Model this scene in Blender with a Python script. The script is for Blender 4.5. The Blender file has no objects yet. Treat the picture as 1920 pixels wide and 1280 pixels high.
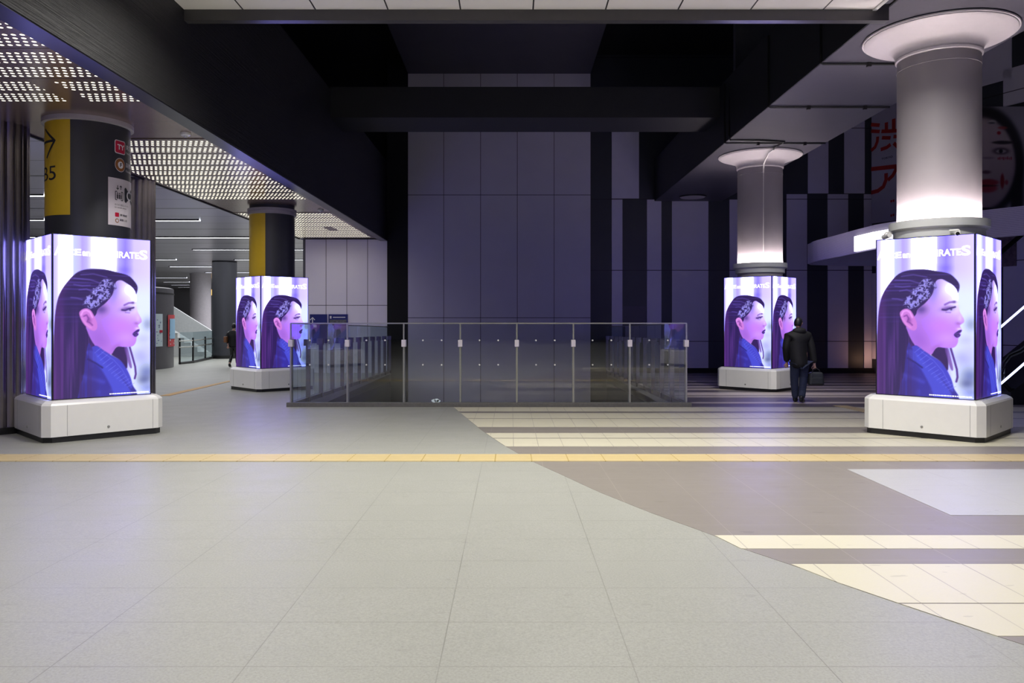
import bpy, bmesh, math, random
import numpy as np
from mathutils import Vector, Matrix
R = math.radians
SC = bpy.context.scene; COL = SC.collection

# ---------------------------------------------------------------- camera, world, exposure, large lights
H, F, CX, CY = 1.558, 1470.0, 958.0, 600.0          # eye height, focal length in pixels, principal point (1920 x 1280)
cd = bpy.data.cameras.new('camera'); cam = bpy.data.objects.new('camera', cd); COL.objects.link(cam)
cam.location = (0, 0, H); cam.rotation_euler = (R(90), 0, 0)
cd.sensor_width = 36; cd.lens = F / 1920 * 36; cd.shift_x = (960 - CX) / 1920; cd.shift_y = -(640 - CY) / 1920
cd.clip_start = .05; cd.clip_end = 300
SC.camera = cam
w = bpy.data.worlds.new('world'); SC.world = w; w.use_nodes = True
w.node_tree.nodes['Background'].inputs[0].default_value = (.10, .09, .13, 1); w.node_tree.nodes['Background'].inputs[1].default_value = .05
vs = SC.view_settings; vs.view_transform = 'Standard'; vs.look = 'None'; vs.exposure = 0.0; vs.gamma = 1; vs.use_curve_mapping = False
def area(name, loc, sx, sy, power, col=(1, 1, 1), rot=(0, 0, 0), spread=180):
    l = bpy.data.lights.new(name, 'AREA'); l.shape = 'RECTANGLE'; l.size = sx; l.size_y = sy; l.energy = power; l.color = col; l.spread = R(spread)
    o = bpy.data.objects.new(name, l); COL.objects.link(o); o.location = loc; o.rotation_euler = rot; return o
# the concourse downlights in the white ceiling, over and behind the camera
for yy in (-15.0, -9.0, -3.0, 1.5, 5.5, 8.8):
    for xx in (-2.6, .9, 4.2):
        area('ceiling_downlight', (xx, yy, 5.62), .5, .5, {-15.0: 60, -9.0: 60, -3.0: 48, 1.5: 50, 5.5: 70, 8.8: 170}[yy], (1.0, .97, .92), rot=(R(3 if yy > 8 else 0), 0, 0), spread=145)
area('hall_fill', (-6.2, 2.0, 4.36), 1.2, 3.0, 60, (1, .96, .94), spread=150)  # unseen area lights added to brighten the left hall, here and below
area('hall_fill', (-14, 20, 4.36), 5, 14, 560, (.95, .96, 1), spread=160)
area('hall_fill', (-13, 42, 4.36), 8, 22, 1400, (.95, .96, 1), spread=160)
area('hall_fill', (-17, 61, 4.36), 14, 14, 900, (.95, .96, 1), spread=160)
for yy, ly, pw in ((8.3, 2.6, 22), (15.5, 5.6, 80), (24.0, 5.6, 38)):      # the lamps of the perforated sheets over the left aisle
    area('aisle_lamp', (-6.1, yy, 4.395), 2.3, ly, pw, (1, .97, .92), spread=150)
area('pillar_base_fill', (5.5, 14.6, 5.70), .25, .25, 46, (1, .97, .94), rot=(R(37), 0, R(-10)), spread=62)  # added spot without a fixture, brightens the base of the far right pillar



def paint_portrait(W, Hn):
    """The advertisement shown on the LED screens: a woman in profile, painted as an array of sRGB values (row 0 = top)."""
    u = np.linspace(0, 1, W)[None, :].repeat(Hn, 0); v = np.linspace(0, 1, Hn)[:, None].repeat(W, 1)
    X = 18 + 867 * u; Y = -213 - 33 * u + (1393 + 83 * u) * v
    img = np.zeros((Hn, W, 3))
    rs = np.random.RandomState(5)
    def sm(a, b, t):
        t = np.clip((t - a) / (b - a), 0, 1); return t * t * (3 - 2 * t)
    def vnoise(sx, sy, seed):
        r = np.random.RandomState(seed); g = r.rand(80, 80)
        fx = (X + 200) / sx; fy = (Y + 400) / sy
        ix = np.floor(fx).astype(int); iy = np.floor(fy).astype(int); tx = sm(0, 1, fx - ix); ty = sm(0, 1, fy - iy)
        a = lambda i, j: g[(iy + j) % 80, (ix + i) % 80]
        return (a(0, 0) * (1 - tx) + a(1, 0) * tx) * (1 - ty) + (a(0, 1) * (1 - tx) + a(1, 1) * tx) * ty
    def sdist(poly):
        P = np.array(poly, float); n = len(P); d = np.full(X.shape, 1e9); ins = np.zeros(X.shape, bool)
        for i in range(n):
            x0, y0 = P[i]; x1, y1 = P[(i + 1) % n]; ex, ey = x1 - x0, y1 - y0
            t = np.clip(((X - x0) * ex + (Y - y0) * ey) / max(ex * ex + ey * ey, 1e-9), 0, 1)
            d = np.minimum(d, (X - x0 - t * ex) ** 2 + (Y - y0 - t * ey) ** 2)
            c = (y0 > Y) != (y1 > Y)
            if y1 != y0: ins ^= c & (X < x0 + (Y - y0) * ex / (y1 - y0))
        d = np.sqrt(d); return np.where(ins, d, -d)
    def over(m, col):
        nonlocal img
        col = np.asarray(col, float); img = img * (1 - m[..., None]) + col * m[..., None]
    def smooth(p):
        P = np.array(p, float); n = len(P); out = []
        for i in range(n):
            a, b, c, d = P[i - 1], P[i], P[(i + 1) % n], P[(i + 2) % n]
            for t in (0, .25, .5, .75):
                out.append(.5 * (2 * b + (c - a) * t + (2 * a - 5 * b + 4 * c - d) * t * t + (3 * b - a - 3 * c + d) * t ** 3))
        return out
    def poly(p, col, soft=5, a=1.0): p = smooth(p); m = sm(-soft, soft, sdist(p)) * a; over(m, col); return m
    def line(p, w, col, soft=3, a=1.0):
        d = np.full(X.shape, 1e9)
        for (x0, y0), (x1, y1) in zip(p[:-1], p[1:]):
            ex, ey = x1 - x0, y1 - y0
            t = np.clip(((X - x0) * ex + (Y - y0) * ey) / max(ex * ex + ey * ey, 1e-9), 0, 1)
            d = np.minimum(d, np.hypot(X - x0 - t * ex, Y - y0 - t * ey))
        over((1 - sm(w / 2 - soft, w / 2 + soft, d)) * a, col)
    def blob(x, y, rx, ry, col, a=1.0, rot=0.0):
        c, s = math.cos(rot), math.sin(rot); dx, dy = X - x, Y - y
        q = ((dx * c + dy * s) / rx) ** 2 + ((-dx * s + dy * c) / ry) ** 2
        over(np.exp(-q * 1.2) * a, col)
    # background: pale curtain stripes, blurred garden low on the right
    stops = [(0, (190, 175, 250)), (40, (215, 205, 255)), (75, (255, 255, 255)), (175, (255, 255, 255)), (190, (202, 208, 252)),
             (240, (198, 190, 252)), (262, (182, 164, 250)), (300, (194, 182, 252)), (340, (236, 232, 255)), (385, (255, 255, 255)),
             (560, (255, 255, 255)), (585, (186, 176, 255)), (650, (150, 132, 250)), (690, (178, 162, 250)), (730, (214, 198, 250)), (900, (226, 212, 250))]
    xs = [s[0] for s in stops]
    for k in range(3): img[..., k] = np.interp(X, xs, [s[1][k] for s in stops])
    over(sm(40, 330, Y) * sm(600, 740, X), (226, 236, 255))
    blob(650, -90, 55, 45, (140, 118, 246), .55); blob(640, 55, 60, 40, (120, 100, 230), .55)
    blob(860, 560, 55, 70, (140, 150, 205), .75); blob(820, 700, 90, 60, (190, 190, 240), .7); blob(800, 860, 110, 90, (172, 170, 232), .8)
    blob(850, 800, 60, 70, (200, 200, 245), .6); blob(850, 1020, 90, 90, (108, 120, 190), .85); blob(830, 1090, 70, 50, (84, 92, 150), .75)
    blob(860, 1170, 90, 60, (120, 132, 220), .7)
    # far strands behind the neck
    poly([(515, 822), (580, 760), (650, 760), (665, 850), (668, 960), (640, 960), (600, 890)], (52, 30, 92), 6)
    poly([(640, 768), (668, 768), (690, 850), (712, 960), (690, 960), (660, 860)], (110, 70, 165), 6, .8)
    line([(690, 772), (715, 860), (742, 960), (748, 1030), (738, 1070)], 18, (84, 48, 140), 6)
    # long hair
    hair = [(-30, 1300), (8, 1000), (22, 640), (36, 430), (70, 290), (140, 180), (225, 95), (330, 62), (450, 58), (560, 76), (670, 100),
            (725, 142), (762, 195), (762, 245), (742, 278), (700, 215), (650, 180), (600, 220), (560, 300), (520, 440), (450, 560), (400, 660),
            (420, 760), (480, 900), (500, 1300)]
    hm = poly(hair, (46, 28, 88), 6)
    strand = vnoise(26, 420, 1) * .6 + vnoise(11, 300, 2) * .4
    low = sm(300, 700, Y)
    over(hm * sm(.45, .9, strand) * .55 * low, (110, 62, 160))
    over(hm * (1 - sm(40, 150, X - (Y < 300) * (300 - Y) * .45)) * .55, (92, 42, 128))
    over(hm * sm(.5, .95, vnoise(420, 15, 3)) * .4 * (1 - low), (96, 74, 190))
    for p in ([(190, 150), (330, 158), (440, 190)], [(190, 205), (260, 215), (330, 208)], [(235, 250), (300, 240), (350, 262)], [(165, 318), (215, 322), (260, 335)],
              [(250, 118), (360, 105), (480, 128)]): line(p, 9, (112, 92, 200), 7, .6)
    # face
    face = [(565, 165), (610, 150), (660, 175), (705, 205), (738, 245), (752, 290), (754, 330), (750, 355), (757, 400), (768, 445), (786, 480), (802, 512),
            (802, 540), (776, 560), (770, 574), (782, 600), (786, 615), (772, 634), (776, 650), (762, 672), (754, 690), (752, 715), (736, 750), (705, 768),
            (640, 768), (575, 762), (548, 790), (520, 828), (470, 812), (400, 770), (345, 700), (305, 610), (300, 560), (380, 470), (400, 420), (470, 360), (530, 285), (548, 220)]
    base = np.zeros(img.shape)
    t = sm(300, 640, Y)[..., None]
    base[:] = (238, 226, 255); base = base * (1 - t) + np.array((196, 130, 240)) * t
    side = (1 - sm(430, 720, X + .15 * (Y - 400)))[..., None]; base = base * (1 - .75 * side) + np.array((164, 104, 226)) * .75 * side
    fm = sm(-5, 5, sdist(smooth(face))); img = img * (1 - fm[..., None]) + base * fm[..., None]
    def in_face(x, y, rx, ry, col, a, rot=0):
        keep = img.copy(); blob(x, y, rx, ry, col, a, rot); m = fm[..., None]
        globals_img = img * m + keep * (1 - m); return globals_img
    img = in_face(690, 240, 75, 75, (255, 255, 255), .95); img = in_face(735, 330, 40, 110, (255, 250, 255), .8)
    img = in_face(560, 380, 120, 60, (206, 152, 246), .6, -.5); img = in_face(600, 570, 130, 90, (206, 128, 246), .7); img = in_face(660, 680, 100, 60, (214, 156, 246), .6)
    img = in_face(545, 250, 45, 120, (130, 120, 225), .6, .15); img = in_face(450, 800, 120, 70, (200, 128, 236), .4); img = in_face(420, 700, 70, 120, (150, 90, 205), .45, -.6)
    img = in_face(430, 420, 60, 45, (70, 50, 130), .7); img = in_face(560, 770, 60, 26, (150, 86, 205), .5, -.6)
    img = in_face(755, 550, 26, 16, (160, 92, 200), .7); img = in_face(770, 500, 20, 40, (232, 196, 255), .7); img = in_face(765, 600, 26, 14, (246, 224, 255), .8)
    # brow, eye, lips
    line([(640, 380), (680, 360), (722, 356)], 17, (124, 80, 190), 7, .8); blob(722, 358, 20, 14, (92, 60, 160), .6)
    blob(665, 415, 62, 24, (104, 64, 170), .85, -.15); line([(618, 424), (650, 428), (690, 412), (728, 402)], 15, (52, 30, 110), 6, .9)
    blob(690, 432, 30, 11, (206, 190, 250), .8, -.2); blob(694, 424, 10, 10, (40, 26, 96), .9); line([(648, 448), (690, 452)], 6, (96, 60, 160), 5, .7)
    poly([(716, 650), (742, 624), (768, 608), (784, 612), (776, 630), (762, 640), (774, 655), (760, 672), (736, 676)], (66, 36, 122), 5)
    line([(722, 648), (752, 640), (778, 628)], 5, (120, 80, 180), 3, .7); blob(752, 662, 12, 7, (130, 96, 200), .6)
    # ear
    poly([(236, 462), (248, 430), (285, 412), (325, 420), (352, 452), (376, 500), (392, 545), (390, 592), (368, 610), (335, 602), (300, 576), (262, 530)], (204, 122, 220), 5)
    line([(252, 470), (268, 436), (300, 428), (330, 446), (350, 490)], 14, (236, 160, 236), 6, .9)
    line([(276, 480), (300, 470), (318, 500), (306, 528), (330, 540), (350, 560)], 13, (128, 62, 160), 6, .85); blob(322, 512, 20, 30, (120, 58, 150), .6, -.5)
    line([(262, 500), (300, 556), (340, 584)], 10, (228, 150, 232), 6, .7)
    # lace ornament over the temple
    lace = sm(-10, 10, sdist([(268, 385), (285, 325), (330, 290), (360, 235), (400, 215), (440, 150), (510, 142), (560, 195), (570, 225), (520, 262), (505, 320), (440, 345), (400, 400), (330, 415)]))
    over(lace * .55, (40, 26, 92))
    n = vnoise(20, 17, 11); curl = (np.abs(n - .5) < .12) | (np.abs(vnoise(15, 19, 12) - .5) < .08)
    over(lace * curl * sm(.25, .5, vnoise(52, 48, 8)) * .9, (158, 148, 236))
    for x, y, r in ((475, 175, 30), (380, 250, 34), (318, 320, 30), (420, 300, 30), (490, 275, 22), (350, 385, 24), (300, 350, 18)):
        a = np.arctan2(Y - y, X - x); q = np.hypot(X - x, Y - y) / (r * (.75 + .25 * np.cos(5 * a)))
        over((1 - sm(.75, 1.1, q)) * (.35 + .6 * (np.sin(q * 11) > 0)) * .8, (160, 152, 240))
    # coat with a ribbed collar
    coat = [(318, 720), (345, 765), (385, 745), (450, 790), (520, 838), (600, 890), (645, 950), (690, 1040), (712, 1120), (730, 1250), (250, 1300), (240, 1120), (275, 1000), (290, 850)]
    cm = poly(coat, (54, 46, 156), 7)
    img = img * (1 - (cm * .5 * sm(.5, .9, vnoise(60, 60, 21)))[..., None]) + np.array((66, 66, 190)) * (cm * .5 * sm(.5, .9, vnoise(60, 60, 21)))[..., None]
    poly([(345, 765), (385, 748), (450, 792), (520, 838), (600, 892), (645, 950), (690, 1040), (715, 1130), (700, 1160), (640, 1080), (560, 990), (470, 910), (400, 850)], (70, 70, 206), 8, .9)
    poly([(300, 800), (360, 790), (470, 905), (560, 990), (690, 1165), (690, 1260), (560, 1240), (520, 1130), (430, 960), (370, 900)], (78, 84, 226), 12, .75)
    for k in range(13):
        t = k / 12; x, y = 400 + 300 * t, 765 + 330 * t + 30 * math.sin(3 * t)
        line([(x + 34, y - 6 + 20 * t), (x - 30, y + 44)], 5, (128, 132, 246), 3, .55)
    line([(430, 800), (540, 880), (620, 975), (690, 1110)], 5, (120, 124, 244), 4, .5)
    line([(310, 860), (380, 900), (440, 945)], 14, (34, 24, 96), 8, .8)
    line([(280, 1010), (360, 1040), (450, 1075)], 30, (78, 80, 214), 20, .5)
    over(cm * (1 - sm(280, 420, X - .1 * (Y - 900))) * sm(.35, .75, strand) * .75, (58, 34, 106))
    return np.clip(img, 0, 255)

# ---------------------------------------------------------------- helpers
def lin(c):
    return tuple(((x / 255) / 12.92 if x / 255 <= .04045 else ((x / 255 + .055) / 1.055) ** 2.4) for x in c)
def fz(y):                                             # the paving falls away gently from the camera
    if y <= 15: return -.008 * y
    return -.12 - .014 * (min(y, 28) - 15)
def ground(px, py):                                    # where the sight line through a photo pixel meets the paving
    a = (py - CY) / F
    y = H / (a - .008)
    if y > 15: y = (H - .09) / (a - .014)
    return (px - CX) / F * y, y
def row(py): return ground(CX, py)[1]

class MB:
    def __init__(s): s.v = []; s.f = []; s.col = None
    def add(s, vs, fs):
        o = len(s.v); s.v += [tuple(p) for p in vs]; s.f += [tuple(i + o for i in f) for f in fs]; return s
    def box(s, x0, x1, y0, y1, z0, z1):
        return s.add([(x0, y0, z0), (x1, y0, z0), (x1, y1, z0), (x0, y1, z0), (x0, y0, z1), (x1, y0, z1), (x1, y1, z1), (x0, y1, z1)],
                     [(3, 2, 1, 0), (4, 5, 6, 7), (0, 1, 5, 4), (1, 2, 6, 5), (2, 3, 7, 6), (3, 0, 4, 7)])
    def prism(s, poly, z0, z1):                        # plan polygon (counter-clockwise); z0 / z1 numbers or functions of y
        n = len(poly); a = z0 if callable(z0) else (lambda y: z0); b = z1 if callable(z1) else (lambda y: z1)
        return s.add([(x, y, a(y)) for x, y in poly] + [(x, y, b(y)) for x, y in poly],
                     [tuple(range(n - 1, -1, -1)), tuple(range(n, 2 * n))] + [(i, (i + 1) % n, n + (i + 1) % n, n + i) for i in range(n)])
    def lathe(s, prof, n=64, cx=0, cy=0, caps=True):
        o = []; fs = []; m = len(prof)
        for r, z in prof:
            for k in range(n): t = 2 * math.pi * k / n; o.append((cx + r * math.cos(t), cy + r * math.sin(t), z))
        for i in range(m - 1):
            for k in range(n): fs.append((i * n + k, i * n + (k + 1) % n, (i + 1) * n + (k + 1) % n, (i + 1) * n + k))
        if caps: fs += [tuple(range(n - 1, -1, -1)), tuple((m - 1) * n + k for k in range(n))]
        return s.add(o, fs)
    def tube(s, pts, r, n=10, caps=True):
        P = [Vector(p) for p in pts]; rr = r if isinstance(r, (list, tuple)) else [r] * len(P); o = []; fs = []
        up = Vector((0, 0, 1))
        for i, p in enumerate(P):
            d = (P[min(i + 1, len(P) - 1)] - P[max(i - 1, 0)]).normalized()
            a = d.cross(up)
            if a.length < 1e-3: a = d.cross(Vector((0, 1, 0)))
            a.normalize(); b = a.cross(d).normalized()
            for k in range(n): t = 2 * math.pi * k / n; o.append(p + a * math.cos(t) * rr[i] + b * math.sin(t) * rr[i])
        for i in range(len(P) - 1):
            for k in range(n): fs.append((i * n + k, i * n + (k + 1) % n, (i + 1) * n + (k + 1) % n, (i + 1) * n + k))
        if caps: fs += [tuple(range(n - 1, -1, -1)), tuple((len(P) - 1) * n + k for k in range(n))]
        return s.add(o, fs)
    def grid(s, us, vs, fn):
        nu, nv = len(us), len(vs)
        return s.add([fn(u, v) for v in vs for u in us], [(j * nu + i, j * nu + i + 1, (j + 1) * nu + i + 1, (j + 1) * nu + i) for j in range(nv - 1) for i in range(nu - 1)])
    def ribbon(s, pts, wd, fn):                        # a flat stroke of constant width drawn in a surface's own (s, z) frame
        P = [Vector(p) for p in pts]; L = []; Q = []
        for i, p in enumerate(P):
            d = (P[min(i + 1, len(P) - 1)] - P[max(i - 1, 0)]).normalized(); nrm = Vector((-d.y, d.x))
            L.append(fn(*(p + nrm * wd / 2))); Q.append(fn(*(p - nrm * wd / 2)))
        n = len(P); return s.add(L + Q, [(n + i, n + i + 1, i + 1, i) for i in range(n - 1)])
    def map(s, fn): s.v = [fn(*p) for p in s.v]; return s
    def xf(s, M): s.v = [tuple(M @ Vector(p)) for p in s.v]; return s

def link(o, parent=None):
    COL.objects.link(o)
    if parent is not None: o.parent = parent
    return o
def obj(name, mb, m, parent=None, smooth=False, bevel=0.0, seg=2, kind=None, loc=None):
    me = bpy.data.meshes.new(name); me.from_pydata(mb.v, [], mb.f); me.update()
    if smooth:
        me.polygons.foreach_set('use_smooth', [True] * len(me.polygons))
        me.set_sharp_from_angle(angle=R(35))
    me.materials.append(m)
    o = link(bpy.data.objects.new(name, me), parent)
    if bevel:
        b = o.modifiers.new('Bevel', 'BEVEL'); b.width = bevel; b.segments = seg; b.limit_method = 'ANGLE'
    if kind: o['kind'] = kind
    if loc is not None: o.location = loc
    return o
def struct(name, mb, m, **k): return obj(name, mb, m, kind='structure', **k)
def tag(o, label, cat, group=None):
    o['label'] = label; o['category'] = cat; o['kind'] = 'thing'
    if group: o['group'] = group
    return o
def thing(name, label, cat, loc=(0, 0, 0), rz=0.0, group=None):
    o = link(bpy.data.objects.new(name, None)); o.location = loc; o.rotation_euler = (0, 0, rz); o.empty_display_size = .1
    return tag(o, label, cat, group)
def copy_tree(o, parent=None):
    c = o.copy(); COL.objects.link(c); c.parent = parent
    for ch in list(o.children): copy_tree(ch, c)
    return c
DG = None
def text_mb(body, size, align='CENTER', bold=0.0, stretch=1.0):      # lettering as flat mesh in the xy plane, centred on the origin
    c = bpy.data.curves.new('lettering', 'FONT'); c.body = body; c.size = size; c.offset = bold; c.align_x = align; c.resolution_u = 3
    o = bpy.data.objects.new('lettering', c); COL.objects.link(o)
    me = bpy.data.meshes.new_from_object(o.evaluated_get(bpy.context.evaluated_depsgraph_get()))
    mb = MB(); mb.add([(v.co.x * stretch, v.co.y, 0) for v in me.vertices], [tuple(p.vertices) for p in me.polygons])
    bpy.data.objects.remove(o); bpy.data.curves.remove(c); bpy.data.meshes.remove(me)
    return mb
def fit_text(body, x0, x1, z0, z1, bold=0.0):                         # lettering filling a rectangle
    mb = text_mb(body, 1.0, 'LEFT', bold); xs = [p[0] for p in mb.v]; ys = [p[1] for p in mb.v]
    ax, bx, ay, by = min(xs), max(xs), min(ys), max(ys)
    mb.v = [(x0 + (p[0] - ax) / (bx - ax) * (x1 - x0), z0 + (p[1] - ay) / (by - ay) * (z1 - z0), 0) for p in mb.v]
    return mb

# ---------------------------------------------------------------- materials
def newmat(name):
    m = bpy.data.materials.new(name); m.use_nodes = True; return m, m.node_tree, m.node_tree.nodes['Principled BSDF']
def N(nt, t, **k):
    n = nt.nodes.new(t)
    for a, b in k.items(): setattr(n, a, b)
    return n
def M_(nt, op, a, b=None, c=None):
    n = N(nt, 'ShaderNodeMath', operation=op)
    for i, x in enumerate((a, b, c)):
        if x is None: continue
        if isinstance(x, (int, float)): n.inputs[i].default_value = x
        else: nt.links.new(x, n.inputs[i])
    return n.outputs[0]
def mixc(nt, fac, a, b):
    n = N(nt, 'ShaderNodeMix', data_type='RGBA')
    for k, x in ((0, fac), (6, a), (7, b)):
        if isinstance(x, (int, float)): n.inputs[k].default_value = x
        elif isinstance(x, tuple): n.inputs[k].default_value = (*x[:3], 1)
        else: nt.links.new(x, n.inputs[k])
    return n.outputs[2]
def pos(nt):
    g = N(nt, 'ShaderNodeNewGeometry'); s = N(nt, 'ShaderNodeSeparateXYZ'); nt.links.new(g.outputs['Position'], s.inputs[0]); return g.outputs['Position'], s.outputs
def noise(nt, vec, scale, detail=3, rough=.5):
    n = N(nt, 'ShaderNodeTexNoise'); n.inputs['Scale'].default_value = scale; n.inputs['Detail'].default_value = detail; n.inputs['Roughness'].default_value = rough
    nt.links.new(vec, n.inputs['Vector']); return n.outputs['Fac']
def seam(nt, coord, period, phase, width):
    t = M_(nt, 'FRACT', M_(nt, 'DIVIDE', M_(nt, 'SUBTRACT', coord, phase - 400 * period), period)); return M_(nt, 'LESS_THAN', t, width / period)
def mat(name, col, rough=.5, metal=0.0, spec=.5, var=.06, scale=9.0, seams=(), seamcol=None, bump=0.0, bscale=60, coat=0.0):
    """principled surface with slight mottling; seams = [(axis, period, phase, width), ...] in metres"""
    m, nt, b = newmat(name); p, xyz = pos(nt); c = lin(col)
    n = noise(nt, p, scale)
    out = mixc(nt, n, tuple(x * (1 - var * 2) for x in c), tuple(min(1, x * (1 + var * 2)) for x in c))
    for ax, per, ph, wd in seams: out = mixc(nt, seam(nt, xyz[ax], per, ph, wd), out, lin(seamcol or tuple(x * .45 for x in col)))
    nt.links.new(out, b.inputs['Base Color'])
    b.inputs['Roughness'].default_value = rough; b.inputs['Metallic'].default_value = metal; b.inputs['Specular IOR Level'].default_value = spec
    b.inputs['Coat Weight'].default_value = coat
    if bump:
        bn = N(nt, 'ShaderNodeBump'); bn.inputs['Strength'].default_value = bump; bn.inputs['Distance'].default_value = .01
        nt.links.new(noise(nt, p, bscale, 4), bn.inputs['Height']); nt.links.new(bn.outputs[0], b.inputs['Normal'])
    return m
def emit(name, col, strength):
    m, nt, b = newmat(name); b.inputs['Base Color'].default_value = (.5, .5, .5, 1)
    b.inputs['Emission Color'].default_value = (*lin(col), 1); b.inputs['Emission Strength'].default_value = strength; return m
def glass(name, tint, refl=1.0, rough=.0):
    m, nt, b = newmat(name); nt.nodes.remove(b); o = nt.nodes['Material Output']
    t = N(nt, 'ShaderNodeBsdfTransparent'); t.inputs[0].default_value = (*tint, 1)
    g = N(nt, 'ShaderNodeBsdfGlossy'); g.inputs['Roughness'].default_value = rough; g.inputs['Color'].default_value = (refl, refl, refl, 1)
    fr = N(nt, 'ShaderNodeFresnel'); fr.inputs[0].default_value = 1.85; mx = N(nt, 'ShaderNodeMixShader')
    ge = N(nt, 'ShaderNodeNewGeometry'); nt.links.new(M_(nt, 'MULTIPLY', fr.outputs[0], M_(nt, 'SUBTRACT', 1.0, ge.outputs['Backfacing'])), mx.inputs[0]); nt.links.new(t.outputs[0], mx.inputs[1]); nt.links.new(g.outputs[0], mx.inputs[2]); nt.links.new(mx.outputs[0], o.inputs[0]); return m

def granite(name, a, b_, seams, seamcol, rough=.36, blot=.16):
    m, nt, b = newmat(name); p, xyz = pos(nt)
    c = mixc(nt, noise(nt, p, 75, 3, .75), lin(a), lin(b_))
    c2 = mixc(nt, M_(nt, 'MULTIPLY', noise(nt, p, 1.1, 5, .6), blot * 2), c, tuple(x * .55 for x in lin(a)))
    mp = N(nt, 'ShaderNodeMapping'); mp.inputs['Scale'].default_value = (3.0, 9.0, 1); nt.links.new(p, mp.inputs[0])
    sc = M_(nt, 'GREATER_THAN', noise(nt, mp.outputs[0], 1.6, 2, .4), .715)
    c2 = mixc(nt, M_(nt, 'MULTIPLY', sc, .35), c2, tuple(x * .5 for x in lin(a)))
    sm = None
    for ax, per, ph, wd in seams:
        q = seam(nt, xyz[ax], per, ph, wd); sm = q if sm is None else M_(nt, 'MAXIMUM', sm, q)
    sm = M_(nt, 'MULTIPLY', sm, M_(nt, 'MULTIPLY_ADD', noise(nt, p, .9, 3), 1.3, -.1))
    c3 = mixc(nt, sm, c2, lin(seamcol)); nt.links.new(c3, b.inputs['Base Color'])
    rg = M_(nt, 'MULTIPLY_ADD', noise(nt, p, 2.2, 4), .16, rough - .08); nt.links.new(rg, b.inputs['Roughness'])
    b.inputs['Specular IOR Level'].default_value = .5; return m

def perforated(name, gap):
    """beige ceiling sheet with staggered round holes, lamps shining through the holes"""
    m, nt, b = newmat(name); p, xyz = pos(nt)
    tc = N(nt, 'ShaderNodeTexCoord'); s = N(nt, 'ShaderNodeSeparateXYZ'); nt.links.new(tc.outputs['Object'], s.inputs[0]); x, y = s.outputs[0], s.outputs[1]
    pyy, pxx, rad = .098, .088, .0235
    r = M_(nt, 'DIVIDE', y, pyy); ri = M_(nt, 'FLOOR', r); half = M_(nt, 'MULTIPLY', M_(nt, 'MODULO', M_(nt, 'ADD', ri, 400), 2), .5)
    dx = M_(nt, 'MULTIPLY', M_(nt, 'SUBTRACT', M_(nt, 'FRACT', M_(nt, 'ADD', M_(nt, 'DIVIDE', M_(nt, 'ADD', x, 88 * pxx), pxx), half)), .5), pxx)
    dy = M_(nt, 'MULTIPLY', M_(nt, 'SUBTRACT', M_(nt, 'FRACT', r), .5), pyy)
    d = M_(nt, 'SQRT', M_(nt, 'ADD', M_(nt, 'MULTIPLY', dx, dx), M_(nt, 'MULTIPLY', dy, dy)))
    hole = M_(nt, 'LESS_THAN', d, rad)
    b1 = M_(nt, 'MULTIPLY', M_(nt, 'GREATER_THAN', ri, .5), M_(nt, 'LESS_THAN', ri, 4.5)); b2 = M_(nt, 'MULTIPLY', M_(nt, 'GREATER_THAN', ri, 5.5), M_(nt, 'LESS_THAN', ri, 9.5))
    hole = M_(nt, 'MULTIPLY', hole, M_(nt, 'ADD', b1, b2))
    hole = M_(nt, 'MULTIPLY', hole, M_(nt, 'MULTIPLY', M_(nt, 'GREATER_THAN', x, .09), M_(nt, 'LESS_THAN', x, 2.56)))
    if gap: hole = M_(nt, 'MULTIPLY', hole, M_(nt, 'SUBTRACT', 1.0, M_(nt, 'MULTIPLY', M_(nt, 'GREATER_THAN', x, gap[0]), M_(nt, 'LESS_THAN', x, gap[1]))))
    b.inputs['Base Color'].default_value = (*lin((150, 132, 118)), 1); b.inputs['Metallic'].default_value = .6; b.inputs['Roughness'].default_value = .26
    b.inputs['Emission Color'].default_value = (*lin((255, 247, 226)), 1)
    nt.links.new(M_(nt, 'MULTIPLY', hole, LAMP), b.inputs['Emission Strength']); return m
LAMP = 2.1

G_ = {}
G_['granite'] = granite('grey granite paving', (182, 182, 172), (112, 114, 107), [(0, .89, -1.222, .006), (1, .54, 5.21, .006)], (112, 112, 104), .40)
G_['taupe'] = granite('taupe porcelain paving', (136, 130, 121), (126, 120, 112), [(0, .649, 1.652, .006), (1, .31, 5.84, .005)], (160, 150, 142), .40, .05)
G_['cream'] = granite('cream porcelain paving', (204, 199, 176), (196, 191, 168), [(0, .3245, 1.652, .008)], (122, 114, 106), .40, .03)
G_['white'] = granite('pale granite paving', (180, 180, 178), (160, 160, 158), [(0, 1.3, .55, .008), (1, .42, 6.4, .006)], (150, 148, 146), .40, .05)
G_['tactile'] = mat('yellow tactile paving', (196, 178, 132), .45, var=.05, seams=[(0, .425, -.19, .012), (1, .09, 8.9, .02)], seamcol=(158, 136, 74))
G_['dim_stripe'] = mat('pale stripe paving', (186, 174, 164), .40, var=.05)
G_['dark_stripe'] = mat('dark taupe paving', (96, 88, 90), .42, var=.05)
G_['black'] = mat('black paint', (20, 20, 21), .6, var=.15)
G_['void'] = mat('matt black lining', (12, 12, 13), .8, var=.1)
G_['wallpanel'] = mat('grey cladding panel', (206, 202, 214), .45, var=.03, scale=1.5, seams=[(0, 1.29, -2.366, .02), (2, 4.307, 1.633, .02)], seamcol=(70, 68, 76))
G_['lightstripe'] = mat('pale cladding stripe', (208, 204, 220), .45, var=.03, scale=2, seams=[(2, 2.50, 3.30, .025)], seamcol=(66, 62, 74))
G_['darkstripe'] = mat('dark cladding stripe', (52, 54, 60), .5, var=.05, scale=2, seams=[(2, 2.50, 3.30, .025)], seamcol=(26, 26, 30))
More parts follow.
